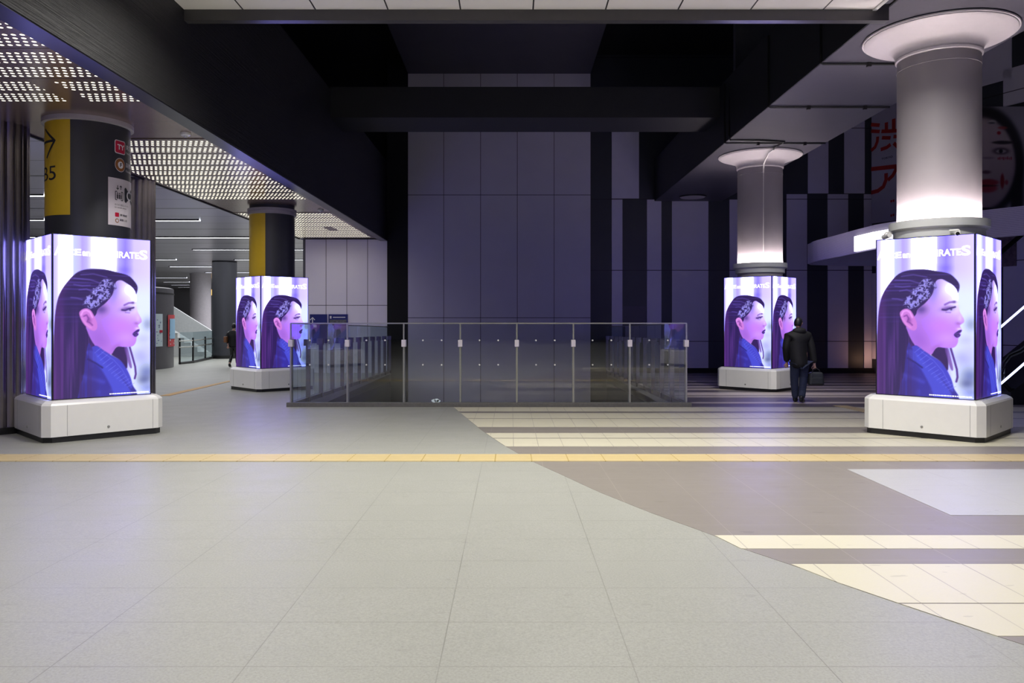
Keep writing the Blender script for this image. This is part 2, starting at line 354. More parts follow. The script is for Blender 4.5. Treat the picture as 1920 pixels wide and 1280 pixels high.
G_['whitewall'] = mat('white enamel wall panel', (234, 228, 238), .42, var=.02, scale=1, seams=[(0, .732, -6.52, .018), (2, 30, 2.07, .02)], seamcol=(60, 58, 62))
G_['ceilwhite'] = mat('white ceiling panel', (246, 243, 240), .35, var=.02, scale=1, seams=[(0, .965, .284, .02), (1, 2.4, 1.2, .02)], seamcol=(46, 46, 46))
G_['beige'] = mat('beige metal ceiling', (150, 130, 122), .26, .6, var=.03, scale=2, seams=[(1, 1.035, 8.25, .012)], seamcol=(60, 54, 48))
G_['silver'] = mat('silver slat ceiling', (190, 188, 200), .30, .35, var=.04, scale=.6, seams=[(1, 1.52, .4, .03), (1, 4.56, 11.0, .10)], seamcol=(30, 30, 34))
G_['concrete'] = mat('dark grey soffit', (72, 70, 80), .55, var=.07, scale=1.2, bump=.1)
G_['rearwall'] = mat('dim hall wall', (118, 116, 120), .5, var=.05, scale=.8)
G_['enamel'] = mat('white enamel steel', (226, 225, 220), .28, var=.015, coat=.2)
G_['plinth'] = mat('black kick plate', (24, 24, 24), .4, var=.05)
G_['blackframe'] = mat('black screen housing', (10, 10, 12), .35, var=.05)
G_['shaft'] = mat('pale grey column paint', (160, 154, 157), .6, var=.04, scale=2.5)
G_['capital'] = mat('white capital paint', (192, 186, 190), .5, var=.02)
G_['greymetal'] = mat('grey painted steel', (200, 202, 200), .4, var=.03)
G_['charcoal'] = mat('charcoal column wrap', (52, 53, 58), .38, var=.04)
G_['yellow'] = mat('yellow sign film', (206, 170, 40), .35, var=.03)
G_['steel'] = mat('brushed steel', (170, 170, 164), .32, .85, var=.05)
G_['fluted'] = mat('fluted bronze steel', (124, 118, 120), .26, .85, var=.05)
G_['curb'] = mat('dark stone curb', (92, 90, 86), .5, var=.14, scale=25)
G_['signwhite'] = mat('white sign film', (214, 206, 212), .4, var=.02)
G_['red'] = mat('red sign film', (190, 24, 58), .4, var=.02)
G_['brown'] = mat('brown sign film', (150, 96, 44), .4, var=.02)
G_['ink'] = mat('dark ink', (40, 40, 46), .5, var=.03)
G_['whiteink'] = mat('white ink', (226, 224, 228), .5, var=.02)
G_['blue'] = mat('navy sign film', (34, 40, 110), .35, var=.03)
G_['bannerwhite'] = mat('white banner cloth', (180, 176, 196), .6, var=.02)
G_['bannerred'] = mat('red banner print', (168, 34, 30), .6, var=.04)
G_['cable'] = mat('black cable', (14, 14, 15), .5, var=.05)
G_['skin'] = mat('skin', (190, 150, 130), .5, var=.03)
G_['jacket'] = mat('black padded cloth', (11, 11, 13), .75, var=.2, scale=30, bump=.3, bscale=25)
G_['jeans'] = mat('dark blue denim', (34, 42, 66), .8, var=.2, scale=40)
G_['shoe'] = mat('black leather', (20, 20, 21), .45, var=.1)
G_['hair'] = mat('black hair', (14, 13, 14), .5, var=.2, scale=60)
G_['bag'] = mat('dark grey nylon', (42, 46, 48), .6, var=.15, scale=30)
G_['brownbag'] = mat('brown leather', (120, 78, 48), .5, var=.1)
G_['paper'] = mat('pale paper', (208, 224, 226), .7, var=.04)
G_['glass'] = glass('clear toughened glass', (.93, .955, .97), 1.0)
G_['sideglass'] = glass('green tinted glass', (.84, .91, .93), 1.0)
G_['uplight'] = emit('warm white LED', (255, 240, 240), 340)
G_['strip'] = emit('cool white LED', (236, 240, 255), 8.0)
G_['bluestrip'] = emit('blue white LED', (196, 206, 255), 4.0)
G_['lightbox'] = emit('white light box', (244, 240, 255), 2.2)
G_['amber'] = emit('amber sign light', (255, 190, 60), 1.5)
G_['perf'] = perforated('perforated beige sheet', None)
G_['perfgap'] = perforated('perforated beige sheet with blank bay', (1.62, 1.92))
# ribbed board-marked cladding of the deep beam
m, nt, b = newmat('ribbed dark cladding'); p, xyz = pos(nt)
mp = N(nt, 'ShaderNodeMapping'); mp.inputs['Scale'].default_value = (1, .12, 22); nt.links.new(p, mp.inputs[0])
nz = noise(nt, mp.outputs[0], 1.6, 5, .7)
nt.links.new(mixc(nt, nz, lin((7, 7, 7)), lin((31, 30, 29))), b.inputs['Base Color']); b.inputs['Roughness'].default_value = .5
bn = N(nt, 'ShaderNodeBump'); bn.inputs['Strength'].default_value = .7; bn.inputs['Distance'].default_value = .03; nt.links.new(nz, bn.inputs['Height']); nt.links.new(bn.outputs[0], b.inputs['Normal'])
G_['ribbed'] = m
# vertex-coloured prints and the LED screens
def screen_mat(name, strength):
    m, nt, b = newmat(name); a = N(nt, 'ShaderNodeVertexColor'); a.layer_name = 'Col'
    b.inputs['Base Color'].default_value = (.012, .012, .014, 1); b.inputs['Roughness'].default_value = .3
    nt.links.new(a.outputs[0], b.inputs['Emission Color']); b.inputs['Emission Strength'].default_value = strength; return m
G_['screen'] = screen_mat('LED screen', 1.08)
m, nt, b = newmat('printed banner'); a = N(nt, 'ShaderNodeVertexColor'); a.layer_name = 'Col'; nt.links.new(a.outputs[0], b.inputs['Base Color']); b.inputs['Roughness'].default_value = .6
G_['print'] = m
def vcolor(me, rgb, led=False):                                   # rgb: (n, 3) sRGB 0..255 per vertex
    c = np.asarray(rgb, float) / 255; c = np.where(c <= .04045, c / 12.92, ((c + .055) / 1.055) ** 2.4)
    if led:                                            # the panels outshine what a photograph can hold: blue and white run past full scale
        t = np.clip((c[:, 2:3] - .80) / .2, 0, 1); q = np.clip((c.min(1, keepdims=True) - .78) / .2, 0, 1)
        c = c * (1 + 2.2 * q); c[:, 2:3] *= 1 + 2.6 * t
    a = me.color_attributes.new('Col', 'FLOAT_COLOR', 'POINT'); a.data.foreach_set('color', np.concatenate([c, np.ones((len(c), 1))], 1).astype(np.float32).ravel())

# ---------------------------------------------------------------- the setting: paving
VX0, VX1, VY0, VY1 = -4.22, 3.36, 15.30, 27.5          # the stairwell opening behind the glass
def slab(poly, top=0.0, th=.02):
    """paving polygon draped on the slope, cut at the change of fall"""
    mb = MB(); parts = []
    for lo, hi in ((-99, 15), (15, 28), (28, 999)):
        q = poly
        for lim, sgn in ((lo, 1), (hi, -1)):
            out = []
            for i in range(len(q)):
                a, b2 = q[i], q[(i + 1) % len(q)]; ia, ib = (a[1] - lim) * sgn >= 0, (b2[1] - lim) * sgn >= 0
                if ia: out.append(a)
                if ia != ib: t = (lim - a[1]) / (b2[1] - a[1]); out.append((a[0] + (b2[0] - a[0]) * t, lim))
            q = out
        if len(q) >= 3: mb.prism(q, lambda y: fz(y) + top - th, lambda y: fz(y) + top)
    return mb
mb = MB()
for x0, x1, y0, y1 in ((-40, 30, -24, VY0), (-40, VX0, VY0, 27.86), (VX1, 30, VY0, 27.86), (-40, 30, 27.86, 75)):
    s_ = slab([(x0, y0), (x1, y0), (x1, y1), (x0, y1)], 0, .3); mb.add(s_.v, s_.f)
struct('floor', mb, G_['granite'])
edge = [(850, 763), (872, 781), (905, 808), (945, 835), (1000, 866), (1060, 893), (1120, 921), (1230, 965), (1340, 1004), (1390, 1029), (1490, 1060), (1580, 1096), (1720, 1143), (1870, 1193), (1960, 1222)]
E = [ground(*p) for p in edge]                          # curved joint between granite and the striped paving, far to near
def edge_x(y):
    ys = [p[1] for p in E][::-1]; xs = [p[0] for p in E][::-1]; return float(np.interp(y, ys, xs))
def band(y0, y1, mtl, top, x1=15.0, x0=None):           # a band across the hall between two depths, starting at the curved joint
    n = max(2, int((y1 - y0) / .25) + 1); ys = np.linspace(y0, y1, n)
    l = [((edge_x(y) if x0 is None else x0), float(y)) for y in ys]
    return slab([(x1, float(y0)), (x1, float(y1))] + l[::-1], top, .012)
tn = [0]
def trim(mb, m):
    tn[0] += 1; return struct('trim_%d' % tn[0], mb, m)
ynear = E[-1][1]
trim(band(ynear, 15.24, None, .002), G_['taupe'])
trim(band(15.24, 27.4, None, .002, x0=VX1 + .12), G_['dark_stripe'])
for a, b2 in ((1029, 1004), (1131, 1058), (1193, 1133), (837, 822.3), (821, 812), (800.5, 785.2), (784, 774.6), (771, 763.6)):
    trim(band(row(a), row(b2), None, .004), G_['cream'])
for a, b2 in ((756.3, 753.6), (744.8, 742.6), (741.2, 735.8), (731, 728.5), (726.5, 724), (720.5, 719), (715, 713.4), (711, 709.8), (707, 706.2)):
    trim(band(row(a), row(b2), None, .004, x0=VX1 + .14), G_['dim_stripe'])
q = [ground(*p) for p in ((1588, 880), (1783, 966.5))]
trim(slab([q[1], (14, q[1][1]), (14, q[0][1]), q[0]], .005, .012), G_['white'])
trim(slab([(-30, row(865.2)), (16, row(865.2)), (16, row(852.2)), (-30, row(852.2))], .008, .014), G_['tactile'])
for p4 in ([(1560, 760), (1625, 775), (1640, 773), (1590, 760)],):
    trim(slab([ground(*p) for p in ((1622, 773.5), (1640, 772), (1588, 760.5), (1562, 760.5))], .008, .014), G_['tactile'])
trim(slab([ground(*p) for p in ((300, 742), (318, 742), (440, 713.5), (430, 713.5))], .008, .014), mat('worn tactile paving', (190, 150, 80), .5))
# stairwell lining below the floor
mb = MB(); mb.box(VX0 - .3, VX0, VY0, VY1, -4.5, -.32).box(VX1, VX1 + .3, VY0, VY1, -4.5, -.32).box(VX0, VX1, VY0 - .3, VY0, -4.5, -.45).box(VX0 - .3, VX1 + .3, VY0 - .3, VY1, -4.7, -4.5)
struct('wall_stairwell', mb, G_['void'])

# ---------------------------------------------------------------- the setting: walls, beams, ceilings
struct('wall_back', MB().box(-3.61, 2.79, 27.5, 27.9, -4.5, 10.2), G_['wallpanel'])
struct('wall_back_upper', MB().box(-7.6, 3.55, 27.9, 28.1, 4.7, 11).box(-4.6, 3.55, 27.9, 28.1, -4.5, 4.7), G_['void'])
struct('wall_left_upper', MB().box(-7.5, -7.3, 9, 28, 4.7, 11), G_['void'])
struct('ceiling_upper', MB().box(-7.5, 15, 9, 28.2, 10.9, 11.1), G_['void'])
struct('ceiling_bay', MB().box(-3.61, 2.79, 19, 27.5, 10.2, 10.4), G_['concrete'])
struct('wall_left', MB().box(-7.24, -4.35, 27.6, 27.9, fz(27.6) - .1, 4.40), G_['whitewall'])
struct('wall_side', MB().box(-4.35, -3.61, 27.55, 27.9, -4.5, 11), G_['void'])
# deep ribbed beam along the left of the hall
mb = MB(); ys = (-8.5, 10.43, 27.9); bz = lambda y: 4.20 + .0056 * y
for x0, x1, m_, nm in ((-4.55, -4.35, 'ribbed', 'beam_left'),):
    v = [(x0, -24, bz(-8.5)), (x1, -24, bz(-8.5)), (x1, 27.9, bz(27.9)), (x0, 27.9, bz(27.9)), (x0, -24, 7.12), (x1, -24, 7.12), (x1, 27.9, 7.12), (x0, 27.9, 7.12)]
    struct(nm, MB().add(v, [(3, 2, 1, 0), (4, 5, 6, 7), (0, 1, 5, 4), (1, 2, 6, 5), (2, 3, 7, 6), (3, 0, 4, 7)]), G_[m_])
trim(MB().add([(-4.60, -24, bz(-8.5) - .012), (-4.36, -24, bz(-8.5) - .012), (-4.36, 27.6, bz(27.6) - .012), (-4.60, 27.6, bz(27.6) - .012),
               (-4.60, -24, bz(-8.5)), (-4.36, -24, bz(-8.5)), (-4.36, 27.6, bz(27.6)), (-4.60, 27.6, bz(27.6))],
              [(3, 2, 1, 0), (4, 5, 6, 7), (0, 1, 5, 4), (1, 2, 6, 5), (2, 3, 7, 6), (3, 0, 4, 7)]), mat('grey beam edging', (52, 51, 58), .3, .3, var=.03))
struct('ceiling_left', MB().box(-7.43, -4.6, -24, 27.6, 4.43, 4.7), G_['beige'])
trim(MB().box(-7.47, -7.43, -24, 27.6, 4.40, 4.62), G_['black'])
struct('ceiling_hall', MB().box(-34, -7.47, -24, 72, 4.43, 4.7).box(-7.47, -4, 28, 72, 4.43, 4.7), G_['silver'])
struct('beam_cross', MB().box(-4.36, 5.04, 18.9, 20.35, 6.44, 7.18), mat('dark beam paint', (40, 40, 44), .5, var=.06))
struct('beam_right', MB().box(5.05, 7.4, -24, 27.5, 5.73, 7.18), G_['concrete'])
struct('beam_right_face', MB().box(5.035, 5.06, -24, 27.5, 5.735, 7.18), mat('near black beam paint', (30, 30, 31), .55, var=.08))
struct('ceiling', MB().box(-4.35, 4.81, -24, 10.43, 5.69, 5.9), G_['ceilwhite'])
struct('ceiling_edge', MB().box(-4.35, 5.03, 10.43, 10.55, 5.545, 5.95), mat('dark fascia', (78, 76, 78), .3, .2, var=.04))
trim(MB().box(4.81, 4.86, -24, 10.43, 5.67, 5.8), G_['enamel'])
trim(MB().box(4.86, 5.035, -24, 10.43, 5.76, 5.95), G_['concrete'])
struct('wall_right_upper', MB().box(5.9, 9, 20.6, 20.8, 7.18, 11), mat('dim grey panel', (96, 96, 96), .6, var=.05))
# striped wall to the right of the bay
struct('wall_right', MB().box(2.79, 12.75, 27.62, 27.9, -4.5, 11), G_['darkstripe'])
def wx(px, y=27.6): return (px - CX) / F * y
for a, b2 in ((1147, 1167), (1213, 1240), (1260, 1328), (1368, 1396), (1430, 1452), (1475, 1513), (1552, 1590), (1620, 1638)):
    trim(MB().box(wx(a), wx(b2), 27.585, 27.66, -.13, 5.80 if a < 1400 else 5.99), G_['lightstripe'])
for a, b2 in ((1147, 1198), (1515, 1553), (1583, 1621)): trim(MB().box(wx(a), wx(b2), 27.585, 27.66, 5.84 if a < 1400 else 6.02, 8.4 if a < 1400 else 10.8), G_['lightstripe'])
trim(MB().box(wx(1167), wx(1211), 27.59, 27.66, -.13, 2.05), mat('recessed dark door panel', (62, 60, 72), .5))
struct('baseboard_right', MB().box(2.79, 12.75, 27.5, 27.64, -.5, -.125), G_['void'])
WU = Vector((.428, -.9036)); W0 = Vector((12.70, 27.58))          # the side wall turns towards the viewer here
def side(s, z, off=0.0):                                          # point on the turned wall: s metres along it, off metres proud of it
    p = W0 + WU * s + Vector((-WU.y, WU.x)) * -off if False else W0 + WU * s + Vector((WU.y, -WU.x)) * off
    return (p.x, p.y, z)
def side_box(mb, s0, s1, z0, z1, o0, o1):
    v = [side(s0, z0, o1), side(s1, z0, o1), side(s1, z0, o0), side(s0, z0, o0), side(s0, z1, o1), side(s1, z1, o1), side(s1, z1, o0), side(s0, z1, o0)]
    return mb.add(v, [(3, 2, 1, 0), (4, 5, 6, 7), (0, 1, 5, 4), (1, 2, 6, 5), (2, 3, 7, 6), (3, 0, 4, 7)])
struct('wall_side_right', side_box(MB(), 0, 14, -.6, 11, -.25, 0), G_['darkstripe'])
for s0, s1, z0, z1 in ((.0, .9, .2, 3.2), (1.6, 2.5, .2, 6), (3.3, 4.1, .2, 4.5), (4.65, 5.5, .2, 9), (3.9, 4.9, 8.7, 10.8), (6.5, 7.4, .2, 10)): trim(side_box(MB(), s0, s1, z0, z1, 0, .02), G_['lightstripe'])
# hall beyond on the left
struct('wall_hall_end', MB().box(-34, -4, 70, 70.3, -1, 4.5), G_['rearwall'])
struct('wall_hall_left', MB().box(-33, -32.7, -24, 70, -1, 4.5), G_['rearwall'])
struct('wall_hall_right', MB().box(-7.4, -7.24, 27.9, 70, -1, 4.43), G_['rearwall'])
struct('wall_front', MB().box(-34, 26, -24.4, -24, -1, 11), G_['rearwall'])
struct('wall_far_right', MB().box(22, 22.3, -24, 28, -1, 11), mat('dim far wall', (60, 60, 66), .6))
struct('ceiling_right', MB().box(7.4, 22, -24, 28, 11, 11.2), G_['void'])

# ---------------------------------------------------------------- advertising pillars with four LED screens
P_ = paint_portrait(170, 292)
def make_screen():
    W, Hn = 170, 292; sw, sh = 1.262, 2.235
    mb = MB(); mb.grid(list(np.linspace(-sw / 2, sw / 2, W)), list(np.linspace(sh, 0, Hn)), lambda u, v: (u, 0, v))
    mb.f = [f[::-1] for f in mb.f]
    me = bpy.data.meshes.new('screen'); me.from_pydata(mb.v, [], mb.f); me.update(); vcolor(me, P_.reshape(-1, 3), True); me.materials.append(G_['screen'])
    return me, sw, sh
SM, SWD, SHT = make_screen()
def octo(s, c): return [(-s + c, -s), (s - c, -s), (s, -s + c), (s, s - c), (s - c, s), (-s + c, s), (-s, s - c), (-s, -s + c)]
def frustum(levels):                                    # stacked chamfered squares: (half side, chamfer, z)
    mb = MB(); n = 8; vs = []
    for s, c, z in levels: vs += [(x, y, z) for x, y in octo(s, c)]
    fs = [tuple(range(n - 1, -1, -1)), tuple((len(levels) - 1) * n + k for k in range(n))]
    for i in range(len(levels) - 1): fs += [(i * n + k, i * n + (k + 1) % n, (i + 1) * n + (k + 1) % n, (i + 1) * n + k) for k in range(n)]
    return mb.add(vs, fs)
def make_pillar(loc, label):
    t = thing('advertising_pillar', label, 'advertising pillar', loc, R(45), 'LED advertising pillars around the columns')
    obj('plinth', frustum([(.765, .09, -.03), (.765, .09, .09)]), G_['plinth'], t)
    base = obj('base', frustum([(.79, .092, .085), (.79, .092, .505), (.775, .088, .53), (.72, .07, .565), (.64, .02, .567)]), G_['enamel'], t)
    jm = mat('grey joint', (150, 150, 146), .6)
    for k in range(4):
        for x in (-.50, .62): obj('panel_seam', MB().box(x - .003, x + .003, -.7915, -.78, .09, .505).xf(Matrix.Rotation(k * math.pi / 2, 4, 'Z')), jm, base)
    for k in range(4):
        q = MB().lathe([(.018, -.004), (.018, .006), (.010, .008)], 16); q.xf(Matrix.Rotation(k * math.pi / 2, 4, 'Z') @ Matrix.Translation((.02, -.79, .165)) @ Matrix.Rotation(R(90), 4, 'X'))
        obj('lock', q, G_['steel'], base)
    hs = .650
    obj('housing', MB().box(-hs, hs, -hs, hs, .56, 2.825), G_['blackframe'], t, bevel=.004)
    for k in range(4):
        o = link(bpy.data.objects.new('screen', SM), t); o.rotation_euler = (0, 0, k * math.pi / 2)
        d = Matrix.Rotation(k * math.pi / 2, 4, 'Z') @ Vector((0, -hs - .004, .578)); o.location = d
        if 'letters' not in cache:
            L = MB()
            def put(body, x0, x1, v0, v1, bold=.02):
                q = fit_text(body, (x0 - .5) * SWD, (x1 - .5) * SWD, (1 - v1) * SHT, (1 - v0) * SHT, bold); L.add([(p[0], -.004, p[1]) for p in q.v], [f for f in q.f])
            put('A', .005, .09, .07, .128, .035); put('LIC', .10, .20, .085, .122); put('E', .205, .27, .082, .122, .035); put('and', .28, .405, .082, .124, .05); put('the', .43, .51, .085, .122)
            put('P', .53, .62, .065, .13); put('IRATE', .635, .875, .082, .124, .03); put('S', .88, .97, .066, .128, .03)
            rs = random.Random(4); x = .56
            while x < .96:
                wv = rs.uniform(.008, .03); L.add([((x - .5) * SWD, -.004, .022), ((x + wv - .5) * SWD, -.004, .022), ((x + wv - .5) * SWD, -.004, .036), ((x - .5) * SWD, -.004, .036)], [(0, 1, 2, 3)]); x += wv + .006
            me = bpy.data.meshes.new('lettering'); me.from_pydata(L.v, [], L.f); me.update(); me.materials.append(emit('white screen lettering', (255, 255, 255), 1.5)); cache['letters'] = me
        link(bpy.data.objects.new('lettering', cache['letters']), o)
    return t
cache = {}
K = {'nl': (-6.19, 11.49), 'nr': (6.265, 11.49), 'fl': (-6.06, 19.9), 'fr': (6.32, 19.9)}
KL = {'nl': 'square LED pillar around the column with the yellow B5 sign', 'nr': 'square LED pillar below the column ringed by security cameras, beside the escalator',
      'fl': 'square LED pillar by the white panelled wall behind the glass stairwell railing', 'fr': 'square LED pillar passed by the man in black carrying a bag'}
kp = make_pillar((*K['nl'], fz(K['nl'][1])), KL['nl'])
for k in ('nr', 'fl', 'fr'):
    c = copy_tree(kp); c.location = (*K[k], fz(K[k][1])); c['label'] = KL[k]
# the pair level with the camera: seen as reflections in the stairwell glass
for x, y, lab in ((-6.19, 3.08, 'square LED pillar mirrored in the stairwell glass in front of the white wall'), (6.265, 3.08, 'square LED pillar mirrored in the stairwell glass in front of the striped wall')):
    c = copy_tree(kp); c.location = (x, y, fz(y)); c['label'] = lab

# ---------------------------------------------------------------- the two up-lit columns on the right
def white_column(k, label):
    x, y = K[k]; z0 = fz(y); t = thing('round_column', label, 'column', (x, y, z0), 0, 'pale uplit columns')
    z = lambda v: v - z0
    obj('shaft', MB().lathe([(.55, 2.83), (.55, z(2.9)), (.55, z(5.21)), (.555, z(5.212)), (.555, z(5.225)), (.55, z(5.227)), (.55, z(5.42))], 96), G_['shaft'], t, smooth=True)
    prof = [(.552, z(5.36)), (.57, z(5.375)), (.575, z(5.40)), (.568, z(5.41)), (.572, z(5.425))]
    for i in range(9): a = i / 8 * R(72); prof.append((.575 + .13 * (1 - math.cos(a)), z(5.43) + .13 * math.sin(a)))
    prof += [(.80, z(5.605)), (.92, z(5.645)), (.985, z(5.668)), (1.0, z(5.682)), (.992, z(5.684)), (.992, z(5.694)), (1.022, z(5.694)), (1.026, z(5.712)), (1.0, z(5.725))]
    obj('capital', MB().lathe(prof, 96), G_['capital'], t, smooth=True)
    cl = obj('collar', MB().lathe([(.555, z(2.74)), (.60, z(2.74)), (.60, z(2.845)), (.635, z(2.86)), (.66, z(2.875)), (.66, z(2.985)), (.645, z(2.985)), (.645, z(2.89)), (.555, z(2.89))], 96, caps=False), G_['greymetal'], t, smooth=True)
    obj('uplight_ring', MB().lathe([(.595, z(2.895)), (.642, z(2.895)), (.642, z(2.91)), (.595, z(2.91)), (.595, z(2.895))], 96, caps=False), G_['uplight'], cl)
    return t
white_column('nr', 'pale round column with security cameras on its collar, wider looking of the two uplit ones')
white_column('fr', 'pale round uplit column with a thin cable hanging from its flared capital')
# cable down the further column and conduits along the beam
x, y = K['fr']; zc = 5.70
fr = lambda a, r, z: (x + r * math.cos(a), y + r * math.sin(a), z)
a0 = math.atan2(-y, -x) + .18
pts = [(5.03, 18.05, 6.9), (5.02, 18.05, 5.80), (5.05, 18.05, 5.70), (5.2, 18.05, 5.70), (5.8, 18.1, 5.705), (6.35, 18.2, 5.70), fr(a0 + .12, 1.12, 5.69), fr(a0 + .12, 1.06, 5.66), fr(a0 + .04, .92, 5.60), fr(a0, .78, 5.50), fr(a0 - .03, .64, 5.40), fr(a0 - .03, .575, 5.3), fr(a0 - .03, .562, 5.2)]
cb = obj('power_cable', MB().tube(pts[:8], .022, 8), G_['cable']); tag(cb, 'black cable running along the soffit to the flared capital behind the man', 'cable')
obj('cable_tail', MB().tube(pts[7:], .018, 8).tube([fr(a0 - .03, .556, 5.2), fr(a0 - .03, .556, 3.0)], .008, 6), G_['enamel'], cb)
for i, yy in enumerate((12.7, 15.28, 18.4)):
    mb = MB().tube([(5.02, yy, 7.1), (5.02, yy, 5.715), (5.06, yy, 5.705), (7.38, yy, 5.705)], .02, 8)
    cnd = obj('conduit', mb, G_['cable']); tag(cnd, ('black conduit across the soffit beside the capital above the security cameras', 'black conduit across the soffit midway between the two capitals', 'thin black conduit across the soffit at the cabled capital')[i], 'conduit', 'conduits under the concrete soffit')
    for xx in (5.8, 6.9): obj('clamp', MB().box(xx - .03, xx + .03, yy - .03, yy + .03, 5.66, 5.73), G_['cable'], cnd)
cp = thing('ceiling_disc', 'flat pale disc under the soffit at the far striped wall', 'ceiling disc', (6.12, 26.4, 5.73))
obj('disc', MB().lathe([(.40, -.05), (.43, -.03), (.43, 0)], 48), G_['capital'], cp); obj('rim', MB().lathe([(.43, -.045), (.455, -.045), (.455, 0), (.43, 0)], 48, caps=False), G_['cable'], cp)
# cameras on the near column
def camera_on(px_a, z, label, k='nr', yaw=0):
    x, y = K[k]; n0 = Vector((-x, -y, 0)).normalized(); rt = Vector((-n0.y, n0.x, 0))
    d = n0 * math.cos(px_a) + rt * math.sin(px_a); p = Vector((x, y, 0)) + d * .66
    t = thing('security_camera', label, 'security camera', (p.x, p.y, z), math.atan2(d.y, d.x) + yaw, 'cameras on the column collar')
    obj('bracket', MB().tube([(-.06, 0, 0), (.05, 0, 0), (.07, 0, -.03)], .014, 8), G_['enamel'], t)
    obj('housing', MB().tube([(.02, .10, -.05), (.06, -.10, -.06)], .035, 12), G_['enamel'], t, smooth=True)
    obj('lens', MB().tube([(.06, -.10, -.06), (.063, -.112, -.0605)], .026, 12), G_['blackframe'], t)
camera_on(-1.30, 2.86, 'white bullet camera seen against the bright light box')
camera_on(.30, 2.80, 'small white camera fixed to the collar front above the LED screens', yaw=R(60))

# ---------------------------------------------------------------- yellow and charcoal columns on the left
def wrap(k, r):
    x, y = K[k]; n0 = Vector((-x, -y, 0)).normalized(); rt = Vector((-n0.y, n0.x, 0))
    def fn(s, z, off=0.0):
        a = s / .56; d = (n0 * math.cos(a) + rt * math.sin(a)) * (r + off); return (d.x, d.y, z)
    return fn
A = lambda deg: R(deg) * .56
def sign_column(k, label, zt, yel):
    x, y = K[k]; z0 = fz(y); t = thing('round_column', label, 'column', (x, y, z0), 0, 'yellow and charcoal columns')
    obj('shaft', MB().lathe([(.555, 2.83), (.555, zt - .12)], 96), G_['charcoal'], t, smooth=True)
    obj('collar', MB().lathe([(.545, zt - .15), (.60, zt - .14), (.60, zt - .075), (.585, zt - .07), (.585, zt - .055), (.60, zt - .05), (.60, zt - .0), (.55, zt)], 96), mat('pale grey collar', (168, 162, 168), .4), t, smooth=True)
    obj('neck', MB().lathe([(.55, zt - .01), (.55, 4.45 - z0)], 64), G_['charcoal'], t, smooth=True)
    fn = wrap(k, .557)
    obj('yellow_panel', MB().grid(list(np.linspace(A(-100), A(yel), 30)), [yel_bottom, zt - .14], lambda s, z: fn(s, z)), G_['yellow'], t, smooth=True)
    return t, fn, z0
yel_bottom = 3.12
c1, fn, z0 = sign_column('nl', 'yellow and charcoal round column with B5 and lift signs', 4.60, -24)
def on(mb, off): return MB().add([fn(p[0], p[1] - z0, off) for p in mb.v], mb.f)
def sub(q, n=10):                                       # rectangle (s0, s1, z0, z1) as a strip that follows the curve
    return MB().grid(list(np.linspace(q[0], q[1], n)), [q[2], q[3]], lambda s, z: (s, z, 0))
flat = lambda s, z: (s, z, 0)
dense = lambda P, n=10: [(a[0] + (b2[0] - a[0]) * i / n, a[1] + (b2[1] - a[1]) * i / n) for a, b2 in zip(P[:-1], P[1:]) for i in range(n)] + [P[-1]]
ar = MB().ribbon(dense([(A(-74), 4.26), (A(-48), 4.07), (A(-68), 3.84)]), .035, flat).ribbon(dense([(A(-95), 4.07), (A(-50), 4.07)], 20), .035, flat)
obj('arrow', on(ar, .003), G_['ink'], c1)
obj('lettering', on(fit_text('B5', A(-82), A(-46), 3.52, 3.72), .003), G_['ink'], c1)
def rrect(x0, x1, y0, y1, r, n=5):
    pts = []
    for cx_, cy_, a in ((x1 - r, y0 + r, -90), (x1 - r, y1 - r, 0), (x0 + r, y1 - r, 90), (x0 + r, y0 + r, 180)):
        pts += [(cx_ + r * math.cos(R(a + 90 * i / n)), cy_ + r * math.sin(R(a + 90 * i / n))) for i in range(n + 1)]
    return pts
def disk(cx_, cy_, r, n=32): return [(cx_ + r * math.cos(2 * math.pi * i / n), cy_ + r * math.sin(2 * math.pi * i / n)) for i in range(n)]
def fan(pts):                                           # convex outline filled in rings from its centre so it can bend round the column
    cx_ = sum(p[0] for p in pts) / len(pts); cy_ = sum(p[1] for p in pts) / len(pts); n = len(pts); mb = MB(); vs = [(cx_, cy_, 0)]; q = (.2, .4, .6, .8, 1)
    for f_ in q: vs += [(cx_ + (p[0] - cx_) * f_, cy_ + (p[1] - cy_) * f_, 0) for p in pts]
    fs = [(0, 1 + i, 1 + (i + 1) % n) for i in range(n)]
    for r_ in range(len(q) - 1): fs += [(1 + r_ * n + i, 1 + (r_ + 1) * n + i, 1 + (r_ + 1) * n + (i + 1) % n, 1 + r_ * n + (i + 1) % n) for i in range(n)]
    return mb.add(vs, fs)
bd = obj('line_badge', on(fan(rrect(A(36), A(57), 3.96, 4.155, .03)), .003), G_['whiteink'], c1)
obj('badge_field', on(fan(rrect(A(37.2), A(55.8), 3.972, 4.143, .025)), .005), G_['red'], bd); obj('lettering', on(fit_text('TY', A(40.5), A(54), 4.02, 4.095, .03), .007), G_['whiteink'], bd)
rg = obj('line_ring', on(fan(disk(A(46.5), 3.80, .10)), .003), G_['whiteink'], c1)
obj('ring_field', on(fan(disk(A(46.5), 3.80, .092)), .005), G_['brown'], rg); obj('ring_centre', on(fan(disk(A(46.5), 3.80, .05)), .007), G_['whiteink'], rg); obj('lettering', on(fit_text('F', A(45), A(49), 3.77, 3.83, .03), .009), G_['ink'], rg)
tx = MB()
for a, z_, h_, s in ((59, 4.05, .07, '東急東横線'), (59, 3.98, .035, 'Tokyu Toyoko Line'), (59, 3.79, .07, '副都心線'), (59, 3.72, .035, 'Fukutoshin Line')):
    q = on(fit_text(s, A(a), A(a) + h_ * (5.6 if h_ > .05 else 9), z_, z_ + h_), .003); tx.add(q.v, q.f)
obj('line_names', tx, G_['whiteink'], c1)
